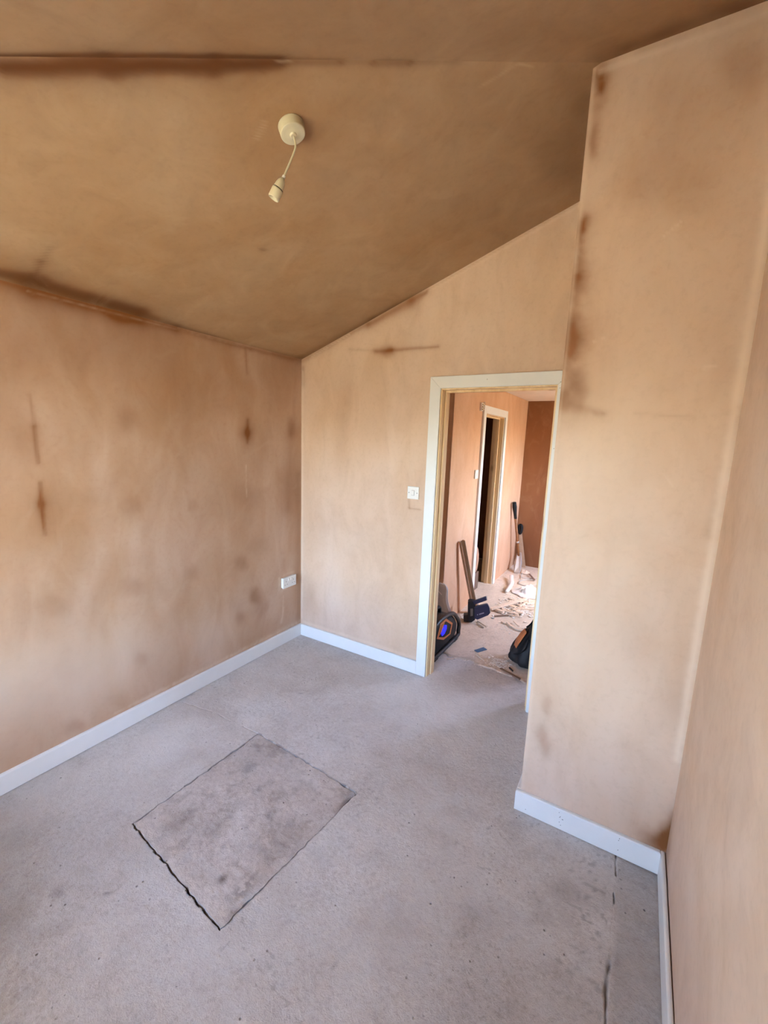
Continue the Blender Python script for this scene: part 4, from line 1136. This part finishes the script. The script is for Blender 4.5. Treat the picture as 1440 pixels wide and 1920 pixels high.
stick('wood_offcut', [(1.275, 1.60), (1.315, 1.525), (1.40, 1.505), (1.47, 1.56)], .022, .014, W, 'curved pale wood offcut bending towards the sack', G)
stick('wood_offcut', [(1.245, 1.490), (1.325, 1.470)], .040, .022, W, 'short stubby pale wood block below the curved offcut', G)
stick('wood_offcut', [(1.275, 1.335), (1.411, 1.461)], .014, .010, D, 'thin dark wood strip in front of the pale block', G)
stick('wood_offcut', [(1.176, 1.130), (1.287, 1.052)], .013, .010, W, 'upper of two pale slivers in front of the navy tool', G)
stick('wood_offcut', [(1.196, 1.075), (1.275, 1.028)], .013, .010, W, 'lower of two pale slivers in front of the navy tool', G)
stick('wood_offcut', [(1.37, 1.245), (1.405, 1.225)], .018, .010, W, 'tiny pale chip between the navy tool and the sack', G)
stick('wood_offcut', [(1.42, 1.25), (1.52, 1.16), (1.60, 1.17)], .022, .014, W, 'pale split offcut touching the black sack', G)
stick('wood_offcut', [(1.47, 1.29), (1.535, 1.205)], .016, .010, W, 'narrow pale offcut lying over the split one', G, ZF+.015)
stick('wood_offcut', [(1.33, 1.72), (1.40, 1.70), (1.47, 1.74)], .020, .010, W, 'pale offcut behind the longest one', G)
stick('wood_offcut', [(1.41, 1.66), (1.52, 1.70)], .018, .012, W, 'pale offcut behind the sack strap', G)
stick('wood_offcut', [(1.355, 1.63), (1.45, 1.66)], .018, .010, W, 'pale offcut between the longest and the curved one', G)
stick('wood_offcut', [(1.213, .303), (1.252, .352)], .007, .005, W, 'pale splinter on the floor beside the radio', G, .002)
stick('wood_offcut', [(1.248, 2.92), (1.36, 2.70)], .018, .010, D, 'dark thin stick on the bright floor of the far corner', G, ZF+.014)
stick('wood_offcut', [(1.38, .50), (1.47, .44)], .012, .006, W, 'pale sliver lying along the broken floor edge', G)
stick('wood_offcut', [(1.60, .40), (1.76, .335)], .018, .010, D, 'grey brown strip along the broken floor edge before the sack', G, .004)
stick('wood_offcut', [(1.655, .445), (1.69, .41)], .010, .008, MAT['slot_dark'], 'short black stub at the foot of the sack', G)
rs = random.Random(21)
for k in range(16):
    x = 1.30+rs.random()*.20; y = 1.42+rs.random()*.55
    a = rs.uniform(-.6, 1.6); l = rs.uniform(.03, .085)
    stick('wood_splinter', [(x-math.cos(a)*l, y-math.sin(a)*l), (x+math.cos(a)*l, y+math.sin(a)*l)], rs.uniform(.010, .022), rs.uniform(.006, .012), W, 'pale loose splinter in the debris heap beyond the doorway', 'loose splinters in the debris heap', ZF+rs.uniform(0, .012), 'splinter')
stick('card_scrap', [(1.362, .550), (1.408, .640)], .040, .004, MAT['blue_card'], 'small blue grey card scrap on the hall floor', cat='card')

# ---- loose cable looped on the floor
o = tag(obj('loose_cable', tube(BM(), catmull([(1.17, 2.86, ZF+.03), (1.18, 2.82, ZF+.012), (1.20, 2.74, ZF+.005), (1.32, 2.80, ZF+.005), (1.42, 2.90, ZF+.005), (1.50, 2.80, ZF+.005), (1.44, 2.60, ZF+.005), (1.30, 2.46, ZF+.005), (1.22, 2.50, ZF+.006), (1.24, 2.66, ZF+.006), (1.36, 2.72, ZF+.010)], 7), .006, 6), MAT['grey_cable'], None, True), 'pale cable looped on the bright far corner floor', 'cable')
crumple('paper_scrap', 1.18, 2.98, .06, .05, .06, .2, 17, MAT['offcut_wood'], 'small crumpled tan scrap at the foot of the long handled tool', 'scrap', 16)

# ---- rubble and dust, too small and many to count
rg = random.Random(12)
bm = BM()
def chip(x, y, s, z=ZF):
    m_ = Matrix.Translation((x, y, z+s*.18)) @ Matrix.Rotation(rg.uniform(0, 6.28), 4, 'Z') @ Matrix.Rotation(rg.uniform(-.25, .25), 4, 'X')
    v = [Vector((rg.uniform(.5, 1)*sx_*s, rg.uniform(.3, .7)*sy_*s, rg.uniform(.10, .28)*sz_*s)) for sx_ in (-1, 1) for sy_ in (-1, 1) for sz_ in (-1, 1)]
    vv_ = [bm.verts.new(m_ @ q) for q in v]
    for f in ((0, 1, 3, 2), (4, 6, 7, 5), (0, 4, 5, 1), (2, 3, 7, 6), (0, 2, 6, 4), (1, 5, 7, 3)):
        bm.faces.new([vv_[i] for i in f])
for (cx, cy, rx, ry, n_, s0, s1) in ((1.42, 1.68, .16, .20, 260, .005, .018), (1.56, .50, .07, .08, 150, .003, .010), (1.50, 1.18, .12, .10, 70, .004, .010),
                                      (1.70, .40, .14, .04, 90, .003, .009), (1.35, 1.15, .25, .3, 50, .003, .007), (1.5, .8, .2, .25, 30, .002, .006),
                                      (1.02, 1.18, .03, .05, 40, .006, .014), (1.3, 2.6, .25, .3, 60, .004, .012), (1.45, .40, .25, .05, 80, .002, .006), (1.42, 1.95, .2, .15, 90, .005, .014)):
    for _ in range(n_):
        chip(cx+rg.gauss(0, rx*.6), max(.30, cy+rg.gauss(0, ry*.6)), rg.uniform(s0, s1), ZF-.002 if cy > .45 else .003)
tag(obj('rubble', bm, MAT['rubble']), 'pale plaster crumbs and splinters strewn over the hall floor', 'rubble', kind='stuff')
